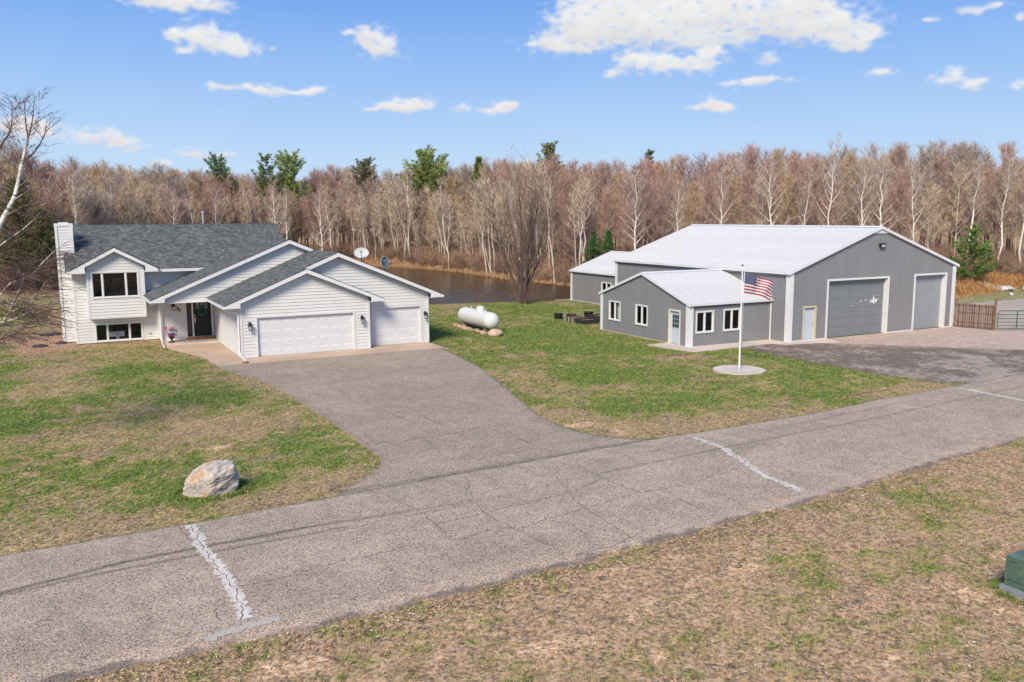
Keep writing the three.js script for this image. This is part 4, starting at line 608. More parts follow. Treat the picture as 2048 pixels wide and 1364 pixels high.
{
  const H = thing('metal_barn', 'big grey steel barn with a white ribbed roof and two overhead doors', 'barn'), k = 2.6 / 7.64, F = faceFront(38.15), uc = 46.7;
  const d1 = [42.30, 47.65, 0, 3.62], d2 = [50.35, 53.38, 0, 3.66], md = [40.30, 41.22, .03, 2.06];
  const top = (s) => 4.24 + k * (7.64 - Math.abs(s - uc));
  const w = mesh('wall', backing(F, 39.1, 54.26, .03, (s) => top(s) - .03, uc, [d1, d2, md], -.04).build(), M.metalWall, H);
  metalWall(H, F, 39.06, 54.32, .06, top, { peak: uc, openings: [d1, d2, md], wall: w, seed: 3 });
  const w2 = mesh('wall', G().box(39.1, 39.14, .03, 4.2, 38.2, 56.4).build(), M.metalWall, H); metalWall(H, faceLeft(39.06), 38.15, 56.44, .06, () => 4.22, { wall: w2, seed: 4 });
  const w3 = mesh('wall', G().box(54.24, 54.28, .03, 4.2, 38.2, 56.4).build(), M.metalWall, H); metalWall(H, faceRight(54.32), 38.15, 56.44, .06, () => 4.22, { wall: w3, seed: 5 });
  const w4 = mesh('wall', backing(faceBack(56.4), 39.1, 54.26, .03, (s) => top(s) - .03, uc, [], -.04).build(), M.metalWall, H); metalWall(H, faceBack(56.4), 39.06, 54.32, .06, top, { peak: uc, wall: w4, seed: 6 });
  // roof
  const L = 7.84, rise = L * k, sl = Math.hypot(L, rise), y0 = 6.93 - rise;
  const roof = mesh('roof', G().prismV([[uc - L + .02, y0 - .05], [uc, 6.87], [uc + L - .02, y0 - .05], [uc + L - .02, y0 - .09], [uc, 6.82], [uc - L + .02, y0 - .09]], 38.05, 56.55).build(), M.metalTrim, H);
  roofPanels(roof, V(uc - L, y0, 38.0), [0, 0, -1], [L / sl, rise / sl, 0], 18.6, sl); roofPanels(roof, V(uc + L, y0, 38.0), [0, 0, -1], [-L / sl, rise / sl, 0], 18.6, sl);
  mesh('ridge_cap', G().prismV([[uc - .24, 6.88], [uc, 6.975], [uc + .24, 6.88], [uc, 6.95]], 37.98, 56.62).build(), M.metalTrim, roof);
  const clo = G(); for (let v = 38.2; v < 56.5; v += .457) clo.box(uc - .27, uc - .25, 6.86, 6.885, v, v + .2); mesh('ridge_closure', clo.build(), std(.35, .36, .37), roof);
  const rake = G(); for (const q of [-1, 1]) rake.prismV([[uc + q * (L + .02), y0 - .14], [uc + q * (L + .02), y0 + .03], [uc, 6.96], [uc, 6.79]], 37.98, 38.12); rake.prismV([[uc - .85, 6.50], [uc + .85, 6.50], [uc, 6.79]], 38.08, 38.118); mesh('rake_trim', rake.build(), M.metalTrim, H);
  mesh('eave_trim', G().box(uc - L - .015, uc - L + .03, y0 - .12, y0 + .0, 38.12, 56.6).box(uc + L - .03, uc + L + .015, y0 - .12, y0, 38.12, 56.6).build(), M.metalTrim, H); mesh('drip_edge', G().box(uc - L + .03, uc - L + .16, y0 - .17, y0 - .1, 38.15, 56.5).build(), std(.12, .12, .125), H);
  mesh('eave_board', G().box(39.0, 39.05, 4.06, 4.17, 38.3, 56.4).build(), M.metalTrim, H);
  for (const [a, b, c, d] of [[39.0, 39.30, 38.08, 38.125], [38.99, 39.035, 38.126, 38.42], [54.06, 54.38, 38.08, 38.125], [54.345, 54.38, 38.126, 38.4], [38.99, 39.035, 56.2, 56.5]]) tr(H, 'corner_trim', [a, b, .03, 4.2, c, d]);
  for (const [a, b] of [[39.3, 42.15], [47.8, 50.2], [53.5, 54.06]]) mesh('base_trim', G().box(a, b, .02, .09, 38.10, 38.127).build(), M.metalTrim, H);
  // overhead doors set back between white jambs
  const casing = (o, j) => { const g = G(); fbox(g, F, o[0] - .13, o[0], .02, o[3] + .12, -.3, .045); fbox(g, F, o[1], o[1] + .15, .02, o[3] + .12, -.3, .045); fbox(g, F, o[0], o[1], o[3], o[3] + .12, -.3, .045); mesh('door_casing', g.build(), M.metalTrim, H); };
  casing(d1); casing(d2);
  const D1 = mesh('overhead_door', fbox(G(), F, d1[0], d1[1], .02, d1[3], -.34, -.30).build(), M.barnDoor, H), sh = 3.6 / 6;
  for (let i = 0; i < 6; i++) { const y = .03 + i * sh, g = G(); fbox(g, F, d1[0] + .01, d1[1] - .01, y, y + sh - .03, -.30, -.278); for (let q = 1; q < 5; q++) fbox(g, F, d1[0] + .01, d1[1] - .01, y + q * sh / 5 - .02, y + q * sh / 5 + .02, -.278, -.266); mesh('door_section', g.build(), M.barnDoor, D1); }
  { const r = rng(17), blob = (s, y, R, g) => { const P = [], n = 9; for (let k = 0; k < n; k++) { const a = k / n * 6.283, q = R * (.5 + r() * .8); P.push(F(s + Math.cos(a) * q * .8, y + Math.sin(a) * q * 1.2, -.262)); } g.fan(P); }; const g = G(); for (const [s, y, R] of [[46.5, 2.2, .08], [46.62, 2.12, .09], [46.72, 2.25, .1], [46.78, 2.08, .1], [46.9, 2.2, .09], [47.0, 2.15, .08], [46.74, 2.42, .07], [47.07, 2.27, .05], [46.4, 2.1, .05], [46.02, 2.27, .06], [45.97, 2.22, .04], [45.56, 2.23, .045], [45.4, 2.1, .025], [45.05, 2.1, .025], [44.8, 1.95, .03], [47.3, 2.2, .02], [47.2, 2.45, .025], [44.9, 1.9, .02], [45.75, 2.2, .015], [46.2, 2.3, .02], [46.85, 2.0, .05]]) blob(s, y, R, g); mesh('peeled_paint', g.build(), std(.88, .88, .88), D1); }
  const D2 = mesh('overhead_door', fbox(G(), F, d2[0], d2[1], .02, d2[3], -.34, -.30).build(), M.barnDoor2, H), s2 = 3.64 / 7;
  for (let i = 0; i < 7; i++) { const y = .03 + i * s2; mesh('door_section', fbox(G(), F, d2[0] + .01, d2[1] - .01, y, y + s2 - .005, -.30, -.282).build(), M.barnDoor2, D2); }
  // walk-in door with cream frame
  const dr = mesh('door', (() => { const g = G(); fbox(g, F, md[0] - .09, md[0], .03, md[3] + .1, -.16, .04); fbox(g, F, md[1], md[1] + .11, .03, md[3] + .1, -.16, .04); fbox(g, F, md[0], md[1], md[3], md[3] + .1, -.16, .04); return g.build(); })(), M.cream, H);
  mesh('door_leaf', (() => { const g = G(); fbox(g, F, md[0], md[1], .04, md[3], -.15, -.11); for (const s of [.1, .52]) for (const [a, b] of [[.12, .75], [.85, 1.5], [1.6, 1.9]]) fbox(g, F, md[0] + s, md[0] + s + .31, a, b, -.11, -.1); return g.build(); })(), M.paleDoor, dr); mesh('handle', fbox(G(), F, md[1] - .12, md[1] - .05, .98, 1.05, -.11, -.05).build(), M.chrome, dr);
  const fl = mesh('flood_light', (() => { const g = G(); fbox(g, F, 46.62, 47.06, 5.62, 5.84, .05, .2); fbox(g, F, 46.8, 46.9, 5.66, 5.8, 0, .06); fbox(g, F, 46.6, 47.08, 5.83, 5.87, .05, .26); return g.build(); })(), M.iron, H); mesh('lens', fbox(G(), F, 46.68, 47.0, 5.65, 5.78, .2, .212).build(), std(.5, .52, .54, { roughness: .2 }), fl);
  settle(H, 46.7, 0, 47);
}
{
  const H = thing('barn_annex', 'low grey steel annex with white trim and nine-light door before the big barn', 'outbuilding'), k = 1.55 / 4.57, vc = 44.19, F = faceFront(39.6), Lf = faceLeft(32.6);
  const fw = [[33.17, 34.36, .88, 2.03], [35.27, 36.45, .88, 2.05]], lw = [[46.62, 47.78, .9, 2.04], [43.66, 44.79, .9, 2.04]], ld = [40.47, 41.38, .03, 2.03];
  const top = (s) => 2.54 + k * (4.57 - Math.abs(s - vc));
  const w1 = mesh('wall', backing(F, 32.65, 39.0, .03, () => 2.54, undefined, fw, -.04).build(), M.metalWall, H); metalWall(H, F, 32.6, 39.0, .06, () => 2.55, { openings: fw, wall: w1, seed: 13 });
  const w2 = mesh('wall', backing(Lf, 39.63, 48.74, .03, (s) => top(s) - .02, vc, [...lw, ld], -.04).build(), M.metalWall, H); metalWall(H, Lf, 39.6, 48.78, .06, top, { peak: vc, openings: [...lw, ld], wall: w2, seed: 14 });
  mesh('wall', G().box(32.65, 39.0, .03, 2.5, 48.7, 48.75).build(), M.metalWall, H);
  const L = 4.76, rise = L * k, sl = Math.hypot(L, rise), y0 = 4.16 - rise;
  const roof = mesh('roof', G().prismU([[vc - L + .02, y0 - .04], [vc, 4.11], [vc + L - .02, y0 - .04], [vc + L - .02, y0 - .08], [vc, 4.06], [vc - L + .02, y0 - .08]], 32.56, 39.02).build(), M.metalTrim, H);
  roofPanels(roof, V(32.5, y0, vc - L), [1, 0, 0], [0, rise / sl, -L / sl], 6.5, sl); roofPanels(roof, V(32.5, y0, vc + L), [1, 0, 0], [0, rise / sl, L / sl], 6.5, sl);
  mesh('ridge_cap', G().prismU([[vc - .2, 4.12], [vc, 4.205], [vc + .2, 4.12], [vc, 4.18]], 32.46, 39.03).build(), M.metalTrim, roof);
  const clo = G(); for (let u = 32.7; u < 38.9; u += .457) clo.box(u, u + .2, 4.09, 4.12, vc - .235, vc - .215); mesh('ridge_closure', clo.build(), std(.35, .36, .37), roof);
  const rake = G(); for (const q of [-1, 1]) rake.prismU([[vc + q * (L + .02), y0 - .13], [vc + q * (L + .02), y0 + .03], [vc, 4.19], [vc, 4.03]], 32.46, 32.57); mesh('rake_trim', rake.build(), M.metalTrim, H);
  mesh('eave_trim', G().box(32.57, 39.0, y0 - .10, y0, vc - L - .015, vc - L + .03).build(), M.metalTrim, H); mesh('drip_edge', G().box(32.6, 39.0, y0 - .15, y0 - .08, vc - L + .03, vc - L + .14).build(), std(.12, .12, .125), H);
  for (const b of [[32.53, 32.86, 39.53, 39.572], [32.53, 32.572, 39.574, 39.82], [32.53, 32.572, 48.55, 48.83], [38.9, 39.0, 39.53, 39.572]]) tr(H, 'corner_trim', [b[0], b[1], .03, 2.5, b[2], b[3]]);
  for (const o of fw) windowPart(H, F, ...o, [(o[0] + o[1]) / 2]); for (const o of lw) windowPart(H, Lf, ...o, [(o[0] + o[1]) / 2]);
  const rm = room(H, F, 32.7, 38.9, .0, 2.4, 1.3), rm2 = room(H, Lf, 41.7, 48.6, 0, 2.4, 1.6); mesh('curtain', (() => { const g = G(); fbox(g, Lf, 46.7, 46.85, .95, 2.0, -.16, -.12); fbox(g, Lf, 47.0, 47.12, .95, 2.0, -.2, -.16); return g.build(); })(), std(.5, .55, .55), rm2);
  const dr = mesh('door', (() => { const g = G(); fbox(g, Lf, ld[0] - .1, ld[0], .03, ld[3] + .1, -.15, .04); fbox(g, Lf, ld[1], ld[1] + .12, .03, ld[3] + .1, -.15, .04); fbox(g, Lf, ld[0], ld[1], ld[3], ld[3] + .1, -.15, .04); return g.build(); })(), std(.80, .75, .62, { map: WEAR }), H);
  mesh('door_leaf', (() => { const g = G(); fbox(g, Lf, ld[0], ld[1], .04, ld[3], -.13, -.09); for (const s of [.1, .5]) fbox(g, Lf, ld[0] + s, ld[0] + s + .31, .14, .85, -.09, -.08); fbox(g, Lf, ld[0] + .1, ld[1] - .1, 1.0, 1.86, -.09, -.075); return g.build(); })(), M.paleDoor, dr);
  for (let i = 0; i < 3; i++) for (let j = 0; j < 3; j++) { const a = ld[0] + .15 + i * .21, b = 1.04 + j * .265; mesh('pane', fbox(G(), Lf, a, a + .175, b, b + .235, -.077, -.07).build(), std(.025, .03, .035, { roughness: .06 }), dr); }
  mesh('handle', fbox(G(), Lf, ld[0] + .04, ld[0] + .1, .92, .99, -.09, -.03).build(), M.chrome, dr);
  mesh('base_trim', G().box(32.56, 32.585, .02, .08, 41.6, 48.6).build(), std(.5, .4, .3), H);
  settle(H, 35.8, 0, 44.2);
}
{
  const H = thing('rear_wing', 'small grey steel wing with white roof behind the big barn by the pond', 'outbuilding'), k = 1.58 / 4.5, uc = 46.6, Lf = faceLeft(42.1), o = [61.6, 62.95, .9, 1.92];
  const top = (s) => 2.72 + k * (4.5 - Math.abs(s - uc));
  const w = mesh('wall', backing(Lf, 56.47, 68.0, .0, () => 2.72, undefined, [o], -.04).build(), M.metalWall, H); metalWall(H, Lf, 56.47, 68.04, .04, () => 2.74, { openings: [o], wall: w, seed: 23 });
  const w2 = mesh('wall', backing(faceBack(68), 42.15, 51.05, .0, (s) => top(s) - .02, uc, [], -.04).build(), M.metalWall, H); metalWall(H, faceBack(68), 42.1, 51.1, .04, top, { peak: uc, wall: w2, seed: 24 });
  const w3 = mesh('wall', G().box(51.0, 51.05, 0, 2.7, 56.47, 68).build(), M.metalWall, H); metalWall(H, faceRight(51.1), 56.47, 68.04, .04, () => 2.74, { wall: w3, seed: 25 });
  const L = 4.68, rise = L * k, sl = Math.hypot(L, rise), y0 = 4.38 - rise;
  const roof = mesh('roof', G().prismV([[uc - L + .02, y0 - .04], [uc, 4.33], [uc + L - .02, y0 - .04], [uc + L - .02, y0 - .08], [uc, 4.28], [uc - L + .02, y0 - .08]], 56.64, 68.15).build(), M.metalTrim, H);
  roofPanels(roof, V(uc - L, y0, 56.64), [0, 0, -1], [L / sl, rise / sl, 0], 11.6, sl); roofPanels(roof, V(uc + L, y0, 56.64), [0, 0, -1], [-L / sl, rise / sl, 0], 11.6, sl);
  mesh('ridge_cap', G().prismV([[uc - .2, 4.34], [uc, 4.42], [uc + .2, 4.34], [uc, 4.4]], 56.64, 68.26).build(), M.metalTrim, roof);
  mesh('eave_trim', G().box(uc - L - .015, uc - L + .03, y0 - .1, y0, 56.64, 68.2).build(), M.metalTrim, H); mesh('drip_edge', G().box(uc - L + .03, uc - L + .13, y0 - .14, y0 - .08, 56.64, 68.1).build(), std(.12, .12, .125), H);
  tr(H, 'corner_trim', [42.03, 42.072, .0, 2.66, 67.8, 68.1]); windowPart(H, Lf, ...o, [62.28]); room(H, Lf, 60, 65, .2, 2.4, 1.4); mesh('base_trim', G().box(42.06, 42.085, .0, .06, 56.5, 67.8).build(), std(.5, .5, .5), H);
  settle(H, 46.6, 0, 62);
}
// ---------- flagpole and flag ----------
{ const s = struct('flagpole_pad', (() => { const g = new THREE.CylinderGeometry(1.28, 1.28, .12, 48); g.translate(29.91, .0, -32.38); return g; })(), M.palepad); }
{ const t = thing('flagpole', 'slim white flagpole standing on a round concrete pad on the lawn', 'flagpole'); mesh('pole', cylinder(29.91, .05, 5.2, 32.38, .048, .028, 16), std(.8, .82, .84, { roughness: .35 }), t); const f = new THREE.SphereGeometry(.05, 16, 10); f.translate(29.91, 5.25, -32.38); mesh('finial', f, M.iron, t); mesh('collar', cylinder(29.91, .06, .16, 32.38, .085, .06, 16), M.steel, t);
  mesh('rope', G().tube([V(29.96, 5.1, 32.34), V(30.0, 4.9, 32.33), V(29.99, 3.8, 32.33), V(29.96, 1.4, 32.34)], [.007, .007, .007, .007], 4).build(), M.white, t); mesh('cleat', G().box(29.93, 30.0, 1.3, 1.42, 32.30, 32.34).build(), M.steel, t); settle(t, 29.91, .05, 32.38); }
{ // tattered national flag streaming to the right
  const t = thing('flag', 'frayed red, white and blue flag with stars and stripes streaming from the pole', 'flag'), cw = 760, ch = 400, cv = document.createElement('canvas'); cv.width = cw; cv.height = ch; const x = cv.getContext('2d');
  for (let i = 0; i < 13; i++) { x.fillStyle = i % 2 ? '#f8f5f3' : '#b92a3a'; x.fillRect(0, i * ch / 13, cw, ch / 13 + 1); } x.fillStyle = '#2d3566'; x.fillRect(0, 0, cw * .42, ch * 7 / 13);
  x.fillStyle = '#f2f2f2'; for (let r = 0; r < 9; r++) for (let c = 0; c < (r % 2 ? 5 : 6); c++) { const cx = cw * .42 * (r % 2 ? (c + 1) / 6 : (c + .5) / 6), cy = ch * 7 / 13 * (r + .5) / 9; x.beginPath(); for (let k = 0; k < 10; k++) { const a = -Math.PI / 2 + k * Math.PI / 5, R = k % 2 ? 5.2 : 12.5; x.lineTo(cx + Math.cos(a) * R, cy + Math.sin(a) * R); } x.fill(); }
  const tex = new THREE.CanvasTexture(cv); tex.colorSpace = THREE.SRGBColorSpace; const N = 70, Mv = 39, p = [], uv = [], idx = [], r = rng(9), fr = Array.from({ length: Mv }, (_, j) => 1 - .10 * r() - (j < 8 ? .03 * r() : 0)), Wd = 2.1, Ht = .98;
  for (let j = 0; j <= Mv; j++) for (let i = 0; i <= N; i++) { const s = i / N, q = j / Mv, drop = .52 * s * s * .55 + .30 * s, sh = 1 - .16 * s * (1 - q * .6), wave = .10 * Math.sin(s * 8.5 + q * 1.6) * s + .05 * Math.sin(s * 17 + q * 4) * s; p.push(30.03 - .05 * q + s * Wd * .97, 4.88 - drop - q * Ht * sh + .035 * Math.sin(s * 9 + q * 3.2) * s, -(32.34 + s * .1) + wave); uv.push(s, 1 - q); }
  for (let j = 0; j < Mv; j++) for (let i = 0; i < N; i++) { const s = (i + .5) / N, lim = fr[j] - (j % 3 === 2 ? .04 : 0); if (s > lim) continue; if (s > .9 && j % 3 === 2) continue; const a = j * (N + 1) + i, b = a + 1, c = a + N + 1, d = c + 1; idx.push(a, c, b, b, c, d); }
  const g = new THREE.BufferGeometry(); g.setAttribute('position', new THREE.Float32BufferAttribute(p, 3)); g.setAttribute('uv', new THREE.Float32BufferAttribute(uv, 2)); g.setIndex(idx); g.computeVertexNormals();
  mesh('cloth', g, new THREE.MeshPhysicalMaterial({ map: tex, roughness: .9, transmission: .35, thickness: 0, side: THREE.DoubleSide }), t); mesh('heading', G().quad(V(30.0, 4.9, 32.335), V(30.045, 4.9, 32.335), V(29.995, 3.88, 32.335), V(29.955, 3.88, 32.335)).build(), M.white, t); settle(t, 30, 3.9, 32.34); }
// ---------- propane tank on its stones ----------
function stoneGeo(seed, sx, sy, sz, rough = .22, detail = 2) { const g = BGU.mergeVertices(new THREE.IcosahedronGeometry(1, detail).deleteAttribute('normal').deleteAttribute('uv'), 1e-4), P = g.attributes.position, o = seed * 13.7; for (let i = 0; i < P.count; i++) { const x = P.getX(i), y = P.getY(i), z = P.getZ(i), k = 1 + rough * ((fbm(x * 1.3 + o, y * 1.3 + z * 1.7 + o, 3) - .5) * 2.4); P.setXYZ(i, x * k * sx, y * k * sy, z * k * sz); } g.computeVertexNormals(); const n = P.count, uv = new Float32Array(n * 2); for (let i = 0; i < n; i++) { uv[i * 2] = P.getX(i) + P.getZ(i) * .6; uv[i * 2 + 1] = P.getY(i); } g.setAttribute('uv', new THREE.BufferAttribute(uv, 2)); return g; }
{ const t = thing('propane_tank', 'white propane tank lying on stones on the lawn between house and barn', 'gas tank'), R = .565, L = 5.05, prof = [[.001, 0]]; for (let i = 1; i <= 12; i++) { const a = i / 12 * Math.PI / 2; prof.push([Math.sin(a) * R, .5 * (1 - Math.cos(a))]); } for (let i = 12; i >= 0; i--) { const a = i / 12 * Math.PI / 2; prof.push([Math.max(.001, Math.sin(a) * R), L - .5 * (1 - Math.cos(a))]); } const g = new THREE.LatheGeometry(prof.map(p => new THREE.Vector2(...p)), 48); g.rotateX(-Math.PI / 2); g.translate(25.45, .80, -50.75); const tm = std(.83, .825, .80, { map: STAINS, roughness: .35 }); mesh('tank', g, tm, t);
  const dome = new THREE.LatheGeometry([[.001, .36], [.16, .35], [.26, .28], [.29, .2], [.29, 0]].map(p => new THREE.Vector2(...p)), 28); dome.translate(25.45, 1.30, -52.9); mesh('dome_cover', dome, tm, t); mesh('valve', BGU.mergeGeometries([cylinder(25.45, 1.33, 1.52, 54.3, .035), cylinder(25.45, 1.33, 1.5, 52.1, .04)]), tm, t); const sm = new THREE.TorusGeometry(R + .002, .012, 6, 48); sm.translate(25.45, .80, -53.4); mesh('weld_seam', sm, std(.42, .40, .38), t);
  for (const v of [51.6, 54.9]) mesh('leg', G().box(25.15, 25.75, .0, .32, v, v + .18).build(), M.foundation, t); settle(t, 25.45, 0, 53.2); }
{ const pink = std(.52, .34, .26, { map: FINE }), tan = std(.44, .32, .22, { map: FINE }), r = rng(31), proto = [0, 1, 2].map(i => stoneGeo(40 + i, .2, .13, .17, .25, 1));
  let src = null; for (let k = 0; k < 17; k++) { let t; if (k < 3) { t = thing('stone', 'small pinkish tan stone in the row along the foot of the propane tank', 'stone', 'stones edging the propane tank'); mesh('stone', proto[k], k % 2 ? pink : tan, t); if (!src) src = []; src.push(t); } else { t = src[k % 3].clone(); t.name = numbered('stone'); scene.add(t); } t.position.set(24.72 + (r() - .5) * .22, .06 + r() * .03, -(50.6 + k * .31)); t.rotation.y = r() * 6; const s = .7 + r() * .6; t.scale.setScalar(s); }
  const t = thing('end_rock', 'pale pink rounded rock at the near end of the propane tank', 'rock'); const g = stoneGeo(55, .52, .30, .42, .2, 3); g.translate(0, .16, 0); mesh('rock', g, std(.66, .46, .36, { map: FINE }), t); t.position.set(25.0, 0, -49.75); }
// ---------- boulder on the front lawn ----------
{ const t = thing('boulder', 'large rounded boulder with grey, orange and cream banding on the front lawn', 'boulder'); let g = BGU.mergeVertices(new THREE.IcosahedronGeometry(1, 34).deleteAttribute('normal').deleteAttribute('uv'), 1e-5); const P = g.attributes.position, n = P.count, c = new Float32Array(n * 3);
  const cuts = [[[-.35, .2, .9], .78], [[.72, -.05, .68], .74], [[.12, .97, .1], .80], [[-.95, .25, .1], .88], [[-.62, .75, .1], .80], [[.97, .1, -.1], .84], [[.5, .8, .5], .84]].map(([d, k]) => [new THREE.Vector3(...d).normalize(), k]);
  for (let i = 0; i < n; i++) { const q = new THREE.Vector3().fromBufferAttribute(P, i).normalize(); let R = 1.06; for (const [d, k] of cuts) { const h = q.dot(d); if (h > .05) { const L = k / h; R = -Math.log(Math.exp(-26 * R) + Math.exp(-26 * L)) / 26; } }
    R += (fbm(q.x * 2 + 3, q.y * 3 + q.z * 2, 4) - .5) * .16 + (fbm(q.x * 8 + q.z * 4, q.y * 11 + 8, 4) - .5) * .09; const x = q.x * R * .81, y = q.y * R * .56, z = q.z * R * .62; P.setXYZ(i, x, y + .36 + .10 * x, z);
    const band = fbm(x * .9 + y * 1.2, y * 4.5 - x * 1.6 + z * 1.5, 4), spot = fbm(x * 3 + 20, y * 3 + z * 3, 3), fine = fbm(x * 22 + z * 9, y * 22, 3); let k = mix3([.33, .30, .265], [.50, .44, .37], sstep(.35, .65, band)); k = mix3(k, [.46, .29, .16], sstep(.5, .68, spot + (band - .5) * .5) * .85); k = mix3(k, [.20, .17, .155], sstep(.60, .78, fbm(x * 2.2 + 60, y * 2.2 + z, 4)) * .7); k = mix3(k, [.36, .21, .13], sstep(.1, .5, x) * sstep(.3, .7, z + .1 * y) * .55); c.set(k.map(a => a * (.5 + 1.0 * fine)), i * 3); }
  g.setAttribute('color', new THREE.BufferAttribute(c, 3)); g.computeVertexNormals(); mesh('rock', g, std(1, 1, 1, { vertexColors: true, roughness: .9 }), t); t.position.set(3.5, -.04, -24.95); t.rotation.y = -.38; }
// ---------- green transformer cabinet at the right edge ----------
{ const t = thing('utility_box', 'green steel transformer cabinet on a grey plinth in the near verge', 'utility box'), gm = std(.105, .185, .135, { map: FINE, roughness: .5 }); const sh = (a, b, y0, y1, v0, v1, ch) => { const g = G(), A = [[a, v0], [b, v0], [b, v1], [a, v1]]; g.prismY(A, y0, y1 - ch); const T = A.map(([u, v]) => [u + (u === a ? ch * 1.4 : -ch * 1.4), v + (v === v0 ? ch * 1.4 : -ch * 1.4)]); for (let k = 0; k < 4; k++) { const l = (k + 1) % 4; g.quad(V(A[k][0], y1 - ch, A[k][1]), V(A[l][0], y1 - ch, A[l][1]), V(T[l][0], y1, T[l][1]), V(T[k][0], y1, T[k][1])); } g.fan(T.map(([u, v]) => V(u, y1, v))); return g; };
  // local axes: built square, then turned
  const B = new THREE.Group(); const add = (n, g, m, par = t) => mesh(n, g.build(), m, par); add('plinth', G().box(-.06, 1.06, 0, .15, -.06, 1.06), std(.27, .31, .34, { map: CONC })); const body = add('cabinet', sh(0, 1, .15, .86, 0, 1, .07), gm); add('hood_seam', G().box(-.006, 1.006, .285, .296, -.006, 1.006), M.dark); add('cabinet_base', G().box(-.008, .1, .152, .284, .012, .988), gm);
  const mk = G(); for (const [x, w, h] of [[.86, .03, .012], [.83, .012, .03], [.805, .01, .035], [.78, .012, .02], [.76, .01, .03]]) mk.box(-.006, -.003, .68, .68 + h, x, x + w); const ml = add('lettering', mk, M.dark); ml.userData.label = 'small faded dark marking'; t.position.set(16.80, 0, -9.22); }
// ---------- picket fence and tube gate right of the barn ----------
{ const t = thing('picket_fence', 'weathered brown wooden fence section between the barn corner and gate', 'fence'), a = [54.45, 38.0], b = [54.95, 35.55], r = rng(12), at = (s) => [lerp(a[0], b[0], s), lerp(a[1], b[1], s)], wm = [[.20, .115, .075], [.26, .155, .105], [.155, .09, .065], [.30, .19, .13]].map(c => std(...c, { map: FINE })), L = Math.hypot(b[0] - a[0], b[1] - a[1]), dir = [(b[0] - a[0]) / L, (b[1] - a[1]) / L], nn = [-dir[1], dir[0]];
  const slab = (s, w, y0, y1, d0, d1, lean = 0) => { const [u, v] = at(s), Q = (q, y, d) => V(u + dir[0] * (q + lean * y) + nn[0] * d, y, v + dir[1] * (q + lean * y) + nn[1] * d); return G().hexa([Q(-w / 2, y0, d0), Q(w / 2, y0, d0), Q(w / 2, y1, d0), Q(-w / 2, y1, d0), Q(-w / 2, y0, d1), Q(w / 2, y0, d1), Q(w / 2, y1, d1), Q(-w / 2, y1, d1)]); };
  for (let i = 0; i < 17; i++) mesh('picket', slab((i + .5) / 17, .098, .04 + r() * .04, 1.66 + r() * .06, 0, .022, (r() - .5) * .015).build(), wm[Math.floor(r() * 4)], t); for (const y of [.35, 1.0, 1.5]) mesh('rail', slab(.5, L, y, y + .09, .022, .06).build(), wm[2], t); for (const [s, h] of [[0, 1.95], [1.01, 2.12]]) mesh('post', slab(s, .12, 0, h, .03, .15).build(), wm[1], t); settle(t, 54.7, 0, 36.8); }
{ const t = thing('tube_gate', 'green steel tube gate standing next to the brown picket fence', 'gate'), gm = std(.018, .085, .05, { roughness: .4 }), a = [55.02, 35.3], b = [58.6, 33.2], at = (s, y) => V(lerp(a[0], b[0], s), y, lerp(a[1], b[1], s)); mesh('gate_frame', G().tube([at(.0, .14), at(0, 1.2), at(.015, 1.3), at(.04, 1.34), at(.96, 1.34), at(.985, 1.3), at(1, 1.2), at(1, .14), at(0, .14)], Array(9).fill(.026), 8).build(), gm, t); for (const y of [.36, .58, .82, 1.08]) mesh('rail', G().tube([at(0, y), at(1, y)], [.02, .02], 6).build(), gm, t); for (const s of [.3, .68]) mesh('brace', G().tube([at(s, .14), at(s, 1.34)], [.032, .032], 6).build(), gm, t); settle(t, 56.8, 0, 34.2); }
// ---------- garden beds and tubs beside the annex ----------
{ const soil = std(.20, .145, .09, { map: FINE }), tim = std(.035, .033, .035, { map: FINE }), old = std(.16, .10, .075, { map: FINE });
  const bed = (label, u0, u1, v0, v1, h, mat, gap) => { const t = thing('raised_bed', label, 'garden bed'), w = .06; for (const y of [0, h / 2 + .006]) for (const [a, b, c, d] of [[u0, u1, v0, v0 + w], [u0, u1, v1 - w, v1], [u0, u0 + w, v0 + w, v1 - w], [u1 - w, u1, v0 + w, v1 - w]]) mesh('board', G().box(a, b, y, y + h / 2 - .006, c, d).build(), mat, t); if (gap) for (let k = 0; k < 3; k++) mesh('stake', G().box(u0 - .05, u0 - .005, 0, h, v0 + .1 + k * (v1 - v0 - .25) / 2, v0 + .2 + k * (v1 - v0 - .25) / 2).build(), std(.4, .36, .32), t); mesh('soil', G().box(u0 + w, u1 - w, .0, h * .75, v0 + w, v1 - w).build(), soil, t); settle(t, (u0 + u1) / 2, 0, (v0 + v1) / 2); };
  bed('old brown board garden bed farthest from the annex wall, with pale stakes', 33.15, 34.3, 53.2, 54.5, .34, old, true); bed('black timber garden bed nearest to the road in front of the tubs', 33.1, 34.5, 51.9, 53.0, .30, tim); bed('black timber garden bed close behind the annex corner, right of the tubs', 35.2, 37.2, 53.0, 54.6, .36, tim);
  const tub = (label, u, v, R, h) => { const t = thing('garden_tub', label, 'planter'); const g = new THREE.LatheGeometry([[.001, .02], [R * .82, .02], [R, h], [R * 1.08, h], [R * 1.08, h - .04], [R * 1.0, h - .05], [R * .84, 0]].map(p => new THREE.Vector2(...p)), 22); mesh('tub', g, M.black, t); const s = new THREE.CircleGeometry(R * .95, 20); s.rotateX(-Math.PI / 2); s.translate(0, h - .06, 0); mesh('soil', s, soil, t); t.position.set(u, 0, -v); };
  tub('round black tub standing alone left of the garden beds', 33.35, 55.7, .33, .42); tub('low round black tub between the other two tubs', 34.95, 56.5, .36, .2); tub('round black tub behind the beds nearest to the annex', 35.9, 55.5, .36, .44); }
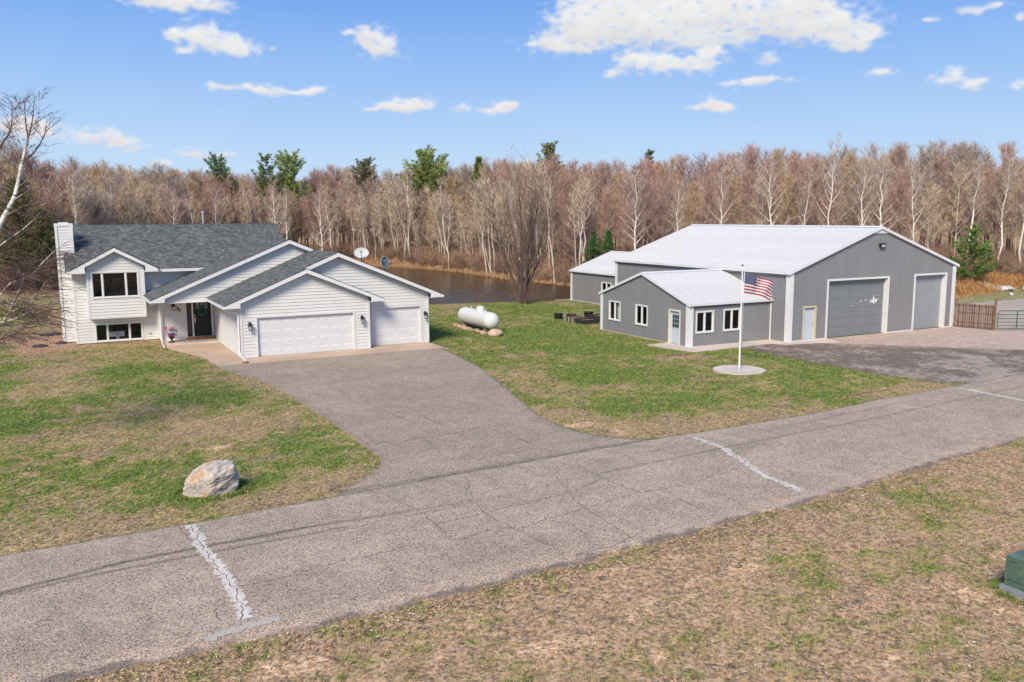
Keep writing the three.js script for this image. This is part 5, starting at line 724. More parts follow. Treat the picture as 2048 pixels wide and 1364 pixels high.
// ---------- mulch bed edging by the chimney, pale rocks by the wood ----------
for (const [u, v, s, l] of [[-1.15, 59.2, .42, 'dark grey flat rock on the mulch left of the chimney, the near one'], [-.6, 64.9, .6, 'long dark flat rock at the far edge of the mulch by the chimney'], [.0, 60.0, .3, 'dark flat stone at the foot of the white chimney']]) { const t = thing('rock', l, 'rock'); mesh('rock', stoneGeo(70 + v, s, .12, s * .5, .3, 2), std(.06, .06, .065, { map: FINE }), t); t.position.set(u, .06, -v); }
[[82.6, 54.6, 1.0, .35, 'white rock heap at the foot of the small green pine'], [84.0, 53.6, 1.3, .3, 'long pale rock just right of the small green pine'], [86.5, 52.3, 1.25, .5, 'big cream rock among the litter at the right edge by the wood'], [80.2, 50.3, .3, .16, 'small pale rock in the dry grass before the green pine']].forEach(([u, v, s, h, l], i) => { const t = thing('pale_rock', l, 'rock'); mesh('rock', stoneGeo(80 + i * 3, s, h, s * .6, .35, 3), std(.72, .66, .62, { map: FINE }), t); t.position.set(u, hgt(u, v) + .1, -v); });
// =====================================================================================
// ---------- trees ----------
const BARK = new THREE.MeshStandardMaterial({ vertexColors: true, roughness: 1, side: THREE.DoubleSide });
const NEEDLE = new THREE.MeshStandardMaterial({ vertexColors: true, roughness: .9, side: THREE.DoubleSide });
const v3 = (a, b, c) => [a, b, c], add3 = (a, b, k = 1) => [a[0] + b[0] * k, a[1] + b[1] * k, a[2] + b[2] * k], nrm = (a) => { const l = Math.hypot(...a) || 1; return [a[0] / l, a[1] / l, a[2] / l]; };
const crs = (a, b) => [a[1] * b[2] - a[2] * b[1], a[2] * b[0] - a[0] * b[2], a[0] * b[1] - a[1] * b[0]];
const jitter = (c, r, k = .25) => { const f = 1 + (r() - .5) * k * 2; return [c[0] * f, c[1] * f, c[2] * f]; };
function twig(g, p, d, len, w, r, col, bend = [0, .25, 0]) { const s = nrm(crs(d, [r() - .5, r() - .5, r() - .5])), m = add3(p, d, len * .5), e = add3(add3(m, nrm(add3(d, bend)), len * .5), [0, 0, 0]); const a = add3(p, s, w / 2), b = add3(p, s, -w / 2), c = add3(m, s, w * .32), q = add3(m, s, -w * .32); g.tri(a, b, q).tri(a, q, c).tri(c, q, e).col(col); return e; }
function limb(r, p, d, len, segs, bend, wob) { const P = [p]; let q = d; for (let i = 0; i < segs; i++) { q = nrm(add3(add3(q, bend), [(r() - .5) * wob, (r() - .5) * wob, (r() - .5) * wob])); P.push(add3(P[P.length - 1], q, len / segs)); } return P; }
const along = (P, t) => { const x = clamp(t, 0, .9999) * (P.length - 1), i = Math.floor(x); return [0, 1, 2].map(k => lerp(P[i][k], P[i + 1][k], x - i)); };
const dirAt = (P, t) => { const i = Math.min(P.length - 2, Math.floor(clamp(t, 0, .9999) * (P.length - 1))); return nrm(add3(P[i + 1], P[i], -1)); };
// where along the wood a tree stands, for its label
const spot = (az) => az < 16.5 ? ['seen over the house roof', 'over the house'] : az < 32.4 ? ['behind the pond', 'behind the pond'] : az < 53 ? ['seen over the barn roof', 'over the barn'] : ['right of the barn', 'right of the barn'];
const place = (t, label, group, u, v) => { const [a, b] = spot(azimuth(u, v)); t.userData = { ...t.userData, label: label + ' ' + a, group: group + ' ' + b }; return t; };
// a leafless broadleaf tree
function bareTree(seed, o) {
  const r = rng(seed), tg = G(), cg = G(), H = o.H, segs = 9, lx = (r() - .5) * o.lean, lz = (r() - .5) * o.lean, T = [];
  for (let i = 0; i <= segs; i++) { const t = i / segs; T.push([lx * t * t * H * .5 + (i ? (r() - .5) * o.crook : 0), t * H * .93, lz * t * t * H * .5 + (i ? (r() - .5) * o.crook : 0)]); }
  const Rt = (t) => o.R * (1 - t) ** .8 + .012;
  for (let i = 0; i < segs; i++) tg.tube([T[i], along(T, (i + .5) / segs), T[i + 1]], [Rt(i / segs), Rt((i + .5) / segs), Rt((i + 1) / segs)], 6, false).col(mix3(jitter(o.trunk, r, .12), o.limbs, sstep(.35, .9, i / segs)));
  for (let k = 0; k < o.n; k++) {
    const t = o.start + (1 - o.start) * (k + r() * .8) / o.n, az = k * 2.4 + r() * .8, pol = lerp(o.a0, o.a1, t) + (r() - .5) * .3, len = o.spread * (1.15 - .62 * t * t - .12 * t) * (.65 + .6 * r()), d = [Math.sin(pol) * Math.cos(az), Math.cos(pol), Math.sin(pol) * Math.sin(az)];
    const P = limb(r, along(T, t), d, len, 4, [0, o.up, 0], .22), lr = Math.max(.016, Rt(t) * o.lw); tg.tube(P, P.map((_, i) => lr * (1 - i / 4.4)), 3, false).col(jitter(mix3(o.limbs, o.twigs, .25), r));
    const ns = o.sub;
    for (let j = 0; j < ns; j++) { const s = .18 + .82 * (j + r()) / ns, q = dirAt(P, s), az2 = r() * 6.283, sp = .7 + r() * .5, dd = nrm([q[0] + Math.cos(az2) * sp, q[1] + .45 + (r() - .3) * .5, q[2] + Math.sin(az2) * sp]), sl = len * .42 * (1.1 - .6 * s) + .25, p0 = along(P, s), B = limb(r, p0, dd, sl, 2, [0, o.up * .9, 0], .3); for (let i = 0; i < 2; i++) twig(cg, B[i], dirAt(B, i / 2), sl * .52, lerp(.034, .02, i), r, jitter(mix3(o.limbs, o.twigs, .6), r));
      for (let m = 0; m < o.tw; m++) { const u = .15 + .85 * (m + r()) / o.tw, a = r() * 6.283, e = dirAt(B, u), td = nrm([e[0] + Math.cos(a) * .95, e[1] + (r() - .3) * .7, e[2] + Math.sin(a) * .95]); twig(cg, along(B, u), td, (.45 + r() * .75) * o.tl, .024 * o.tww, r, jitter(o.twigs, r, .55)); } }
    for (let m = 0; m < o.tw * 2; m++) { const u = .3 + .7 * r(), a = r() * 6.283, e = dirAt(P, u); twig(cg, along(P, u), nrm([e[0] + Math.cos(a) * .9, e[1] + (r() - .3) * .6, e[2] + Math.sin(a) * .9]), (.4 + r() * .7) * o.tl, .024 * o.tww, r, jitter(o.twigs, r, .55)); }
  }
  return [tg.build(), cg.build()];
}
// needle trees: whorled branches carrying sprays of needles
function conifer(seed, o) {
  const r = rng(seed), tg = G(), cg = G(), H = o.H; const T = limb(r, [0, 0, 0], [0, 1, 0], H * .97, 8, [0, .1, 0], .05); tg.tube(T, T.map((_, i) => o.R * (1 - i / 8.3)), 7).col([.14, .10, .08]);
  for (let y = o.y0; y < H - .15; y += o.dy * (.7 + .6 * r())) {
    const f = (y - o.y0) / (H - o.y0), n = o.nb; const a0 = r() * 6.283;
    for (let k = 0; k < n; k++) { const L = Math.max(.18, o.shape(f) * (.5 + .75 * r())); if (r() < o.gap) continue; const az = a0 + k / n * 6.283 + (r() - .5) * .6, p = along(T, y / (H * .97)), d = nrm([Math.cos(az), o.rise + (r() - .5) * .3 + f * .5, Math.sin(az)]), P = limb(r, p, d, L, 3, [0, o.bend, 0], .12); tg.tube(P, [.03, .022, .014, .006].map(x => x * (.5 + L * .3)), 3, false).col([.13, .09, .07]);
      const m = Math.max(2, Math.round(L / o.cl)); for (let c = 0; c <= m; c++) { const s = .25 + .75 * c / m, q = along(P, s), lat = (1 - s * .5) * L * .35; for (let z = 0; z < o.cn; z++) { const w = [q[0] + (r() - .5) * lat, q[1] + (r() - .5) * lat * .35, q[2] + (r() - .5) * lat], shade = r(), col = mix3(o.c0, o.c1, clamp(shade * .7 + f * .35)); for (let e = 0; e < 7; e++) { const td = nrm([(r() - .5) * 2 + d[0] * .6, r() * 1.1 - .1, (r() - .5) * 2 + d[2] * .6]), sd = nrm(crs(td, [r() - .5, r() - .5, r() - .5])), ln = o.nl * (.6 + .7 * r()); cg.tri(add3(w, sd, o.nw), add3(w, sd, -o.nw), add3(w, td, ln)).col(jitter(col, r, .22)); } } } }
  }
  return [tg.build(), cg.build()];
}
const treeThing = (name, label, category, group, [tg, cg], u, v, s = 1, turn = 0, y = hgt(u, v)) => { const t = thing(name, label, category, group); mesh('trunk', tg, BARK, t); mesh('crown', cg, BARK, t); t.position.set(u, y - .05, -v); t.scale.setScalar(s); t.rotation.y = turn; return t; };
const put = (src, u, v, s, turn, label, sy = 1, lean = [0, 0]) => { const t = src.clone(); t.name = numbered(src.name.replace(/_\d+$/, '')); scene.add(t); t.position.set(u, hgt(u, v) - .05, -v); t.scale.set(s, s * sy, s); t.rotation.set(lean[0], turn, lean[1], 'XZY'); if (label) t.userData = { ...src.userData, label }; return t; };
const RED = [.405, .27, .23], BROWN = [.40, .30, .235], GREY = [.40, .335, .285], TAN = [.54, .43, .31], OCHRE = [.46, .33, .19];
const WHITE = [.80, .75, .68], PALE = [.58, .51, .43], DARKB = [.24, .195, .17];
const base = { crook: .2, lw: .48, H: 15, R: .125, n: 30, start: .24, a0: 1.15, a1: .5, spread: 3.6, up: .05, sub: 8, tw: 6, tl: 1.0, tww: 1.7, lean: .12, trunk: DARKB, limbs: GREY, twigs: BROWN };
const maples = [{ twigs: RED, limbs: [.36, .27, .23] }, { twigs: BROWN, H: 15, spread: 3.2 }, { twigs: GREY, spread: 3.9, start: .3 }, { twigs: [.42, .27, .21], up: .14, a0: .8, limbs: [.42, .33, .27] }, { twigs: TAN, limbs: [.5, .42, .33], trunk: PALE, spread: 3.0 }, { twigs: OCHRE, spread: 3.0 }].map((o, i) => bareTree(100 + i, { ...base, ...o }));
const birches = [{ spread: 3.4 }, { spread: 2.6, a0: .8, start: .35, lean: .25 }, { spread: 3.8, a0: 1.15, start: .25 }, { spread: 2.2, start: .5, n: 18, lean: .3 }].map((o, i) => bareTree(200 + i, { ...base, R: .14, crook: .4, lw: .62, n: 22, trunk: WHITE, limbs: [.76, .70, .62], twigs: [.47, .375, .30], tw: 5, sub: 6, tww: 1.25, up: .09, ...o }));
const slims = [{ start: .62, n: 12, spread: 1.9, lean: .35 }, { start: .5, n: 13, spread: 1.6, lean: .3 }].map((o, i) => bareTree(230 + i, { ...base, H: 10, R: .075, trunk: [.60, .53, .45], limbs: PALE, twigs: TAN, tw: 4, sub: 4, ...o }));
// edge of the wood, from left to right, and the height of its skyline
const EDGE = [[-60, 66], [-34, 80], [-12, 95], [-3, 101], [5, 112], [14, 124], [24, 140], [36, 147], [46, 144], [51.5, 135], [54, 115], [53.5, 97], [54.5, 85], [59, 80], [66, 77], [75, 71.5], [83, 65], [89, 61], [100, 55], [116, 44], [150, 28]];
const TOPS = [[-30, 15], [-2.5, 15.5], [1.3, 14.2], [5.3, 14.0], [9.6, 13.6], [14.2, 14.6], [18.6, 15.0], [23.8, 13.6], [27, 13.8], [31.6, 13.3], [36.8, 13.6], [43, 14.3], [49, 14.6], [51, 15.3], [54.5, 14.4], [58, 14.2], [80, 14]];
const azimuth = (u, v) => Math.atan2(u, v) * 180 / Math.PI;
{ // the depth of the wood behind its front rows: one mass
  const r = rng(900), kinds = [...maples, birches[1]], merged = kinds.map(([a, b]) => BGU.mergeGeometries([a, b])), lists = kinds.map(() => []);
  let run = 0; for (let i = 0; i < EDGE.length - 1; i++) { const [a, b] = EDGE[i], [c, d] = EDGE[i + 1], L = Math.hypot(c - a, d - b);
    for (let s = 0; s < L; s += 2.1) for (let k = 0; k < 11; k++) { const t = s / L, u0 = lerp(a, c, t), v0 = lerp(b, d, t), R = Math.hypot(u0, v0), off = 3.5 + k * 3.4 + (r() - .5) * 3.2, u = u0 * (1 + off / R) + (r() - .5) * 2.4, v = v0 * (1 + off / R) + (r() - .5) * 2.4, az = azimuth(u, v); if (az < -12 || az > 68) continue; if (k > 6 && r() < .35) continue;
      let q = r(), e; const hue = fbm(az * .22 + 3, 1.7, 3) + (r() - .5) * .3; if (az > 34 && az < 47) e = hue > .5 ? 0 : hue > .4 ? 3 : 2; else e = hue > .64 ? 0 : hue > .56 ? 3 : hue > .45 ? 1 : hue > .3 ? 2 : 4; if (q > .97) e = 6; else if (q > .88) e = 5; else if (q > .78) e = 4;
      const dist = Math.hypot(u, v), top = table(TOPS, az) * (.68 + .30 * Math.min(1, k / 4)) * (.84 + .2 * r() + .10 * (fbm(az * .8, 8, 2) - .5)); lists[e].push([u, v, top / 15 * (1 + (dist - 120) * .0012), r() * 6.283, .82 + .36 * r()]); } }
  const wood = new THREE.Group(); wood.name = 'woodland'; wood.userData = { label: 'dense leafless grey-brown and reddish wood behind the pond, house and barn', category: 'woodland', kind: 'stuff' }; scene.add(wood);
  const m4 = new THREE.Matrix4(), q = new THREE.Quaternion(), up = new THREE.Vector3(0, 1, 0), col = new THREE.Color();
  merged.forEach((g, i) => { const L = lists[i]; if (!L.length) return; const im = new THREE.InstancedMesh(g, BARK, L.length); im.name = ['reddish_trees', 'brown_trees', 'grey_trees', 'rosy_trees', 'tan_trees', 'ochre_trees', 'white_barked_trees'][i]; im.userData.kind = 'stuff'; L.forEach(([u, v, s, a, t], j) => { m4.compose(new THREE.Vector3(u, hgt(u, v) - .1, -v), q.setFromAxisAngle(up, a), new THREE.Vector3(s * .95, s, s * .95)); im.setMatrixAt(j, m4); im.setColorAt(j, col.setRGB(t, t * .98, t * .97)); }); im.castShadow = im.receiveShadow = true; wood.add(im); });
  // brushwood under and before the trees
  const brush = [0, 1, 2].map(i => { const rr = rng(950 + i), g = G(); const c = [[.34, .205, .15], [.40, .255, .17], [.30, .21, .15]][i]; for (let k = 0; k < 46; k++) { const az = rr() * 6.283, pol = .15 + rr() * .75, d = [Math.sin(pol) * Math.cos(az), Math.cos(pol), Math.sin(pol) * Math.sin(az)], L = 1.2 + rr() * 1.6, P = limb(rr, [(rr() - .5) * .9, 0, (rr() - .5) * .9], d, L, 3, [0, .05, 0], .3); for (let z = 0; z < 3; z++) twig(g, P[z], dirAt(P, z / 3), L / 2.8, .03, rr, jitter(c, rr)); for (let m = 0; m < 14; m++) { const s = .25 + .75 * rr(), a = rr() * 6.283; twig(g, along(P, s), nrm([Math.cos(a), .3 + rr() * .8, Math.sin(a)]), .3 + rr() * .5, .022, rr, jitter(c, rr, .3)); } } return g.build(); });
  const bl = brush.map(() => []); for (let i = 0; i < EDGE.length - 1; i++) { const [a, b] = EDGE[i], [c, d] = EDGE[i + 1], L = Math.hypot(c - a, d - b); for (let s = 0; s < L; s += .8) for (let k = 0; k < 5; k++) { const u0 = lerp(a, c, s / L), v0 = lerp(b, d, s / L), R = Math.hypot(u0, v0), off = -2.4 + k * 2.4 + r() * 2.4, u = u0 * (1 + off / R) + r() - .5, v = v0 * (1 + off / R) + r() - .5, az = azimuth(u, v); if (az < -12 || az > 68 || r() < .12 || inPoly(POND, u, v)) continue; bl[Math.floor(r() * 3)].push([u, v, (.55 + .75 * r()) * (az < 1.5 ? 1.3 : 1), r() * 6.283, .65 + .5 * r()]); } }
  const bw = new THREE.Group(); bw.name = 'brushwood'; bw.userData = { label: 'tangled brown leafless brush along the foot of the wood', category: 'brush', kind: 'stuff' }; scene.add(bw);
  brush.forEach((g, i) => { const im = new THREE.InstancedMesh(g, BARK, bl[i].length); im.name = 'brush'; im.userData.kind = 'stuff'; bl[i].forEach(([u, v, s, a, t], j) => { m4.compose(new THREE.Vector3(u, hgt(u, v) - .1, -v), q.setFromAxisAngle(up, a), new THREE.Vector3(s, s, s)); im.setMatrixAt(j, m4); im.setColorAt(j, col.setRGB(t, t, t)); }); im.castShadow = im.receiveShadow = true; bw.add(im); });
}
{ // white-barked trees that stand out along the edge, each by place: [u, v, height, kind, lean]
  const src = birches.map((b, i) => null), use = (i, u, v, s, turn, label, group, lean) => { let t; if (!src[i]) { t = src[i] = treeThing('birch', label, 'tree', group, birches[i], u, v, s, turn); if (lean) t.rotation.set(lean[0], turn, lean[1], 'XZY'); } else { t = put(src[i], u, v, s, turn, label, 1, lean); t.userData.group = group; } return t; };
  const GP = { pond: ['bare white-barked tree at the edge of the wood along the far bank of the pond', 'white-barked trees along the pond bank'], house: ['bare pale-barked tree at the edge of the wood seen over the house roof', 'pale trees behind the house'], barn: ['bare white-barked tree at the edge of the wood seen over the barn roof', 'white-barked trees behind the barn'], right: ['bare white-barked tree at the edge of the wood right of the barn', 'white-barked trees right of the barn'] }, r = rng(71);
  for (const [u, v, h, k, where, lx, lab] of [[38.5, 139, 13.2, 0, 'pond', 0, "white-barked tree at the pond's far left end, over the right slope of the porch gable"], [31, 138.5, 13.5, 2, 'house', 0, "full-crowned pale tree just right of the end of the main house roof"], [51.8, 134.5, 15.8, 1, 'pond', 0, "tall white-trunked tree right of the half brown skyline pine"], [14.2, 123, 11, 2, 'house', 0, "many-branched pale tree over the middle of the main house roof"], [21.5, 134, 11.4, 2, 'house', 0, "pale tree over the house roof close left of the vent pipe"], [6.4, 116, 12.6, 1, 'house', 0, "pale-barked tree over the house roof nearest to the chimney"], [54.2, 85.6, 10.8, 3, 'pond', 0, "white-trunked tree just left of the rear wing's eave"], [58.6, 81, 12.4, 0, 'barn', 0, "white-barked tree over the rear wing's ridge"], [67.5, 76.8, 12.6, 0, 'barn', 0, "white-barked tree over the left end of the barn ridge"], [72.3, 73.8, 14, 0, 'barn', 0, "white-barked tree over the left third of the barn ridge"], [77.6, 70.4, 16, 2, 'barn', 0, "tallest wide-branching white tree over the barn ridge"], [80.5, 68.4, 14.2, 1, 'barn', 0, "narrow white tree just right of the widest white tree over the barn"], [82.0, 66.9, 14.2, 0, 'barn', 0, "white tree with open crown over the right third of the barn ridge"], [85, 65, 14, 2, 'barn', 0, "broad white tree over the barn gable apex"], [89.5, 61.6, 13.5, 3, 'right', -.06, "slender white birch rising by the barn's right eave"], [93.5, 60.4, 14, 1, 'right', -.08, "white birch trunk just behind the young green pine"], [95.4, 59.3, 14, 3, 'right', -.10, "leaning white birch right of the young green pine"], [97, 58, 14, 2, 'right', -.05, "wide-branched white birch at the right edge of the photo"], [54.6, 112, 13.2, 1, 'pond', .08, "leaning white trunk over the pond bank straight above the propane tank"], [54, 95, 12.8, 0, 'pond', .05, "white-barked tree over the bank left of the many-stemmed tree"], [42, 145, 12, 1, 'pond', .1, "white tree above the left satellite dish"], [48, 143, 11, 3, 'pond', .16, "white pole-like tree above the dark satellite dish"], [53.5, 122, 13.5, 3, 'pond', .12, "high-crowned white tree on the bank between the dishes and the propane tank"], [54.2, 104, 13, 2, 'pond', .1, "broad-crowned white tree on the bank under the tallest pine"], [63, 79, 11.4, 1, 'barn', 0, "white tree between the rear wing and the left end of the barn ridge"], [75.4, 71.9, 13, 1, 'barn', 0, "narrow white tree over the middle of the barn ridge"], [17.5, 128, 10.6, 2, 'house', 0, "low broad pale tree over the house roof right of the chimney bay gable"], [2.4, 108.5, 12.6, 1, 'house', 0, "pale tree standing just right above the chimney"], [34.5, 146, 12.6, 1, 'house', 0, "pale narrow tree behind the garage ridge"], [53.7, 99, 12, 1, 'pond', .14, "leaning white trunk on the bank close left of the many-stemmed tree"]]) use(k, u, v, h / 15 * (where === 'barn' || where === 'right' ? .88 : .95), r() * 6.283, lab, GP[where][1], [(r() - .5) * .05, lx + (r() - .5) * .05]);
  // slim leaning poles along the bank
  const s0 = slims.map((b, i) => treeThing('birch_pole', 'slim leaning white sapling among many along the far pond bank', 'tree', 'slim saplings along the pond bank', b, [49.5, 53.2][i], [141, 125][i], 1, i)); s0[0].rotation.z = .1; s0.forEach((t, i) => place(t, 'slim leaning pale sapling of the wood edge', 'slim saplings', [49.5, 53.2][i], [141, 125][i]));
  for (let i = 0; i < 56; i++) { const seg = 6 + r() * 6.2, j = Math.floor(seg), t = seg - j, u = lerp(EDGE[j][0], EDGE[j + 1][0], t) + (r() - .7) * 2.2, v = lerp(EDGE[j][1], EDGE[j + 1][1], t) + (r() - .5) * 2.4; if (inPoly(POND, u, v)) continue; const k = Math.floor(r() * 2), t2 = put(s0[k], u, v, (.45 + .8 * r()), r() * 6.283, null, .9 + .4 * r(), [(r() - .5) * .16, .02 + r() * .26 * (r() > .4 ? 1 : -.25)]); place(t2, 'slim leaning pale sapling of the wood edge', 'slim saplings', u, v); }
}
{ // front row of greyish and reddish trees that can be told apart against the wood
  const r = rng(83), labs = [['bare reddish maple of the wood edge', 'reddish front-row trees'], ['bare brown broadleaf tree of the wood edge', 'brown front-row trees'], ['bare grey broadleaf tree of the wood edge', 'grey front-row trees'], ['bare rosy-twigged pale-trunked tree of the wood edge', 'rosy front-row trees'], ['bare tan-twigged tree of the wood edge', 'tan front-row trees'], ['ochre-twigged tree holding dead leaves of the wood edge', 'ochre front-row trees']], src = [];
  for (let i = 0; i < EDGE.length - 1; i++) { const [a, b] = EDGE[i], [c, d] = EDGE[i + 1], L = Math.hypot(c - a, d - b); for (let s = 0; s < L; s += 2.9) { const t = s / L, u0 = lerp(a, c, t), v0 = lerp(b, d, t), R = Math.hypot(u0, v0), off = 1 + r() * 3, u = u0 * (1 + off / R), v = v0 * (1 + off / R), az = azimuth(u, v); if (az < -4 || az > 60) continue; const hue = fbm(az * .3 + 9, 4, 3); let k = az > 34 && az < 46 && r() > .4 ? 0 : hue > .56 ? 0 : hue > .48 ? 3 : hue > .4 ? 1 : hue > .32 ? 4 : 2; if (r() > .9) k = 5; if (r() > .8) k = 4;
      const h = table(TOPS, az) * (.55 + .27 * r()), s1 = h / 15; const t2 = src[k] ? put(src[k], u, v, s1, r() * 6.283) : (src[k] = treeThing('bare_tree', labs[k][0], 'tree', labs[k][1], maples[k], u, v, s1, r() * 6)); place(t2, labs[k][0], labs[k][1], u, v); } }
}
{ // evergreens
  const pineO = { R: .2, y0: 6, dy: .62, nb: 6, gap: .24, rise: .45, bend: .12, cl: .42, cn: 3, nl: .5, nw: .055, c0: [.12, .185, .05], c1: [.40, .48, .13] };
  const wp = (seed, H, w, o = {}) => conifer(seed, { ...pineO, H, y0: H - 10, shape: (f) => w * (.35 + .9 * Math.sin(Math.PI * Math.min(1, .18 + f * .72))) * (1 - f * .25), ...o });
  const con = (label, geo, u, v, name = 'pine_tree') => { const t = thing(name, label, 'tree'); mesh('trunk', geo[0], BARK, t); mesh('crown', geo[1], NEEDLE, t); t.position.set(u, hgt(u, v) - .1, -v); return t; };
  const dk = { c0: [.07, .12, .04], c1: [.23, .31, .10] };
  con('dark green pine rising above the wood over the left part of the house roof', wp(1, 17.0, 3.2, dk), 25.6, 157); con('thin-crowned pine left of the bigger one above the house roof', wp(2, 17.4, 2.6, { ...dk, gap: .55 }), 34.1, 157); con('broad green pine above the wood over the porch gable', wp(3, 17.8, 3.7), 38.6, 158); con('half brown pine on the skyline above the satellite dishes', wp(4, 17.2, 3.0, { gap: .45, c0: [.10, .09, .05], c1: [.20, .18, .09] }), 51.4, 155);
  con('tallest broad yellow-green pine standing above the wood behind the pond', wp(5, 17.0, 4.4, { y0: 7, gap: .10, c0: [.11, .17, .04], c1: [.38, .46, .12] }), 56, 137); con('narrow conical yellow-green spruce above the wood left of the many-stemmed tree', conifer(6, { ...pineO, H: 15.9, y0: 7.5, dy: .4, nb: 7, gap: .05, shape: (f) => 2.0 * (1 - f) + .15, c0: [.07, .11, .03], c1: [.25, .31, .08] }), 57.6, 118.8, 'spruce_tree'); con('pale green pine showing behind the top of the many-stemmed tree', wp(7, 16.6, 2.3, { gap: .4, c0: [.10, .13, .04], c1: [.25, .28, .09] }), 65.5, 112.5); con('small pine tip on the skyline above the barn ridge end', wp(8, 15.6, 1.2, { c0: [.08, .10, .03], c1: [.2, .23, .07] }), 79, 105.5);
  const sp = { ...pineO, R: .09, y0: .4, dy: .22, nb: 8, gap: .02, rise: -.1, bend: .04, cl: .22, cn: 2, nl: .22, nw: .03, c0: [.04, .10, .03], c1: [.12, .23, .055] };
  con('taller of the two small spruces behind the rear wing roof', conifer(9, { ...sp, H: 6.0, shape: (f) => 2.0 * (1 - f) + .1 }), 53.6, 81.8, 'spruce_tree'); con('shorter of the two small spruces behind the rear wing roof', conifer(10, { ...sp, H: 5.6, shape: (f) => 1.6 * (1 - f) + .1 }), 54.9, 81.0, 'spruce_tree');
  con('open-branched young green pine right of the barn before the wood', conifer(11, { ...sp, H: 6.2, y0: .7, dy: .55, nb: 6, gap: .25, rise: .2, bend: .1, cl: .26, cn: 4, nl: .3, nw: .035, shape: (f) => 2.5 * (1 - f) ** .85 + .2, c0: [.07, .13, .035], c1: [.22, .34, .075] }), 82.6, 56.2);
  const cd = { ...sp, R: .2, dy: .42, nb: 9, cl: .34, cn: 2, nl: .3, nw: .035, gap: .08, rise: .05, c0: [.035, .05, .022], c1: [.15, .165, .05] };
  con('tall dark olive cedar behind the leaning birch at the left edge', conifer(12, { ...cd, H: 11, y0: 1, shape: (f) => 3.6 * (1 - f) ** .7 + .25 }), -2.9, 98); con('lower dark olive cedar just left of the white chimney', conifer(13, { ...cd, H: 7.9, y0: .8, shape: (f) => 2.8 * (1 - f) ** .7 + .2 }), -.6, 95.5);
}
{ // the many-stemmed tree on the near bank of the pond
  const r = rng(310), t = thing('multi_stem_tree', 'vase-shaped bare many-stemmed tree on the near bank of the pond', 'tree'), tg = G(), cg = G(), bark = [.085, .065, .058], tw = [.21, .145, .12];
  const grow = (p, d, len, R, depth) => { const P = limb(r, p, d, len, 5, [0, depth ? .11 : .03, 0], depth ? .14 : .1); tg.tube(P, P.map((_, i) => Math.max(.006, R * (1 - i / 5.4))), depth ? 3 : 6, false).col(jitter(mix3(bark, tw, depth * .3), r, .15)); const n = depth === 0 ? 18 : depth === 1 ? 5 : 0; for (let k = 0; k < n; k++) { const s = (depth ? .12 : .10) + (depth ? .8 : .86) * (k + r()) / n, a = r() * 6.283, e = dirAt(P, s); grow(along(P, s), nrm([e[0] + Math.cos(a) * .55, e[1] + .1, e[2] + Math.sin(a) * .55]), len * (depth ? .42 : .44 * Math.min(1, .62 + s * 2)) * (1.15 - .72 * s), R * (1 - s) * .5 + .008, depth + 1); } if (depth) for (let k = 0; k < 3; k++) { const s = .2 + .8 * r(), a = r() * 6.283, e = dirAt(P, s); twig(cg, along(P, s), nrm([e[0] + Math.cos(a) * .8, e[1] + .25, e[2] + Math.sin(a) * .8]), .5 + r() * .7, .018, r, jitter(tw, r, .3)); } };
  for (let k = 0; k < 7; k++) { const az = k * 2.4, pol = k < 2 ? .05 + r() * .06 :   .16 + .22 * r(), L = (k < 2 ? 11.8 : 10.6) * (.88 + .2 * r()); grow([Math.cos(az) * .17, 0, Math.sin(az) * .17], [Math.sin(pol) * Math.cos(az), Math.cos(pol), Math.sin(pol) * Math.sin(az)], L, k < 3 ? .15 : .11, 0); }
  for (let k = 0; k < 60; k++) { const az = r() * 6.283, pol = .2 + r() * .5, P = limb(r, [Math.cos(az) * .3, 0, Math.sin(az) * .3], [Math.sin(pol) * Math.cos(az), Math.cos(pol), Math.sin(pol) * Math.sin(az)], 1.2 + r() * 1.8, 3, [0, .08, 0], .12); for (let z = 0; z < 3; z++) twig(cg, P[z], dirAt(P, z / 3), .9, .022, r, jitter([.26, .15, .12], r)); }
  mesh('trunk', tg.build(), BARK, t); mesh('crown', cg.build(), BARK, t); t.position.set(36.47, -.05, -66.96);
}
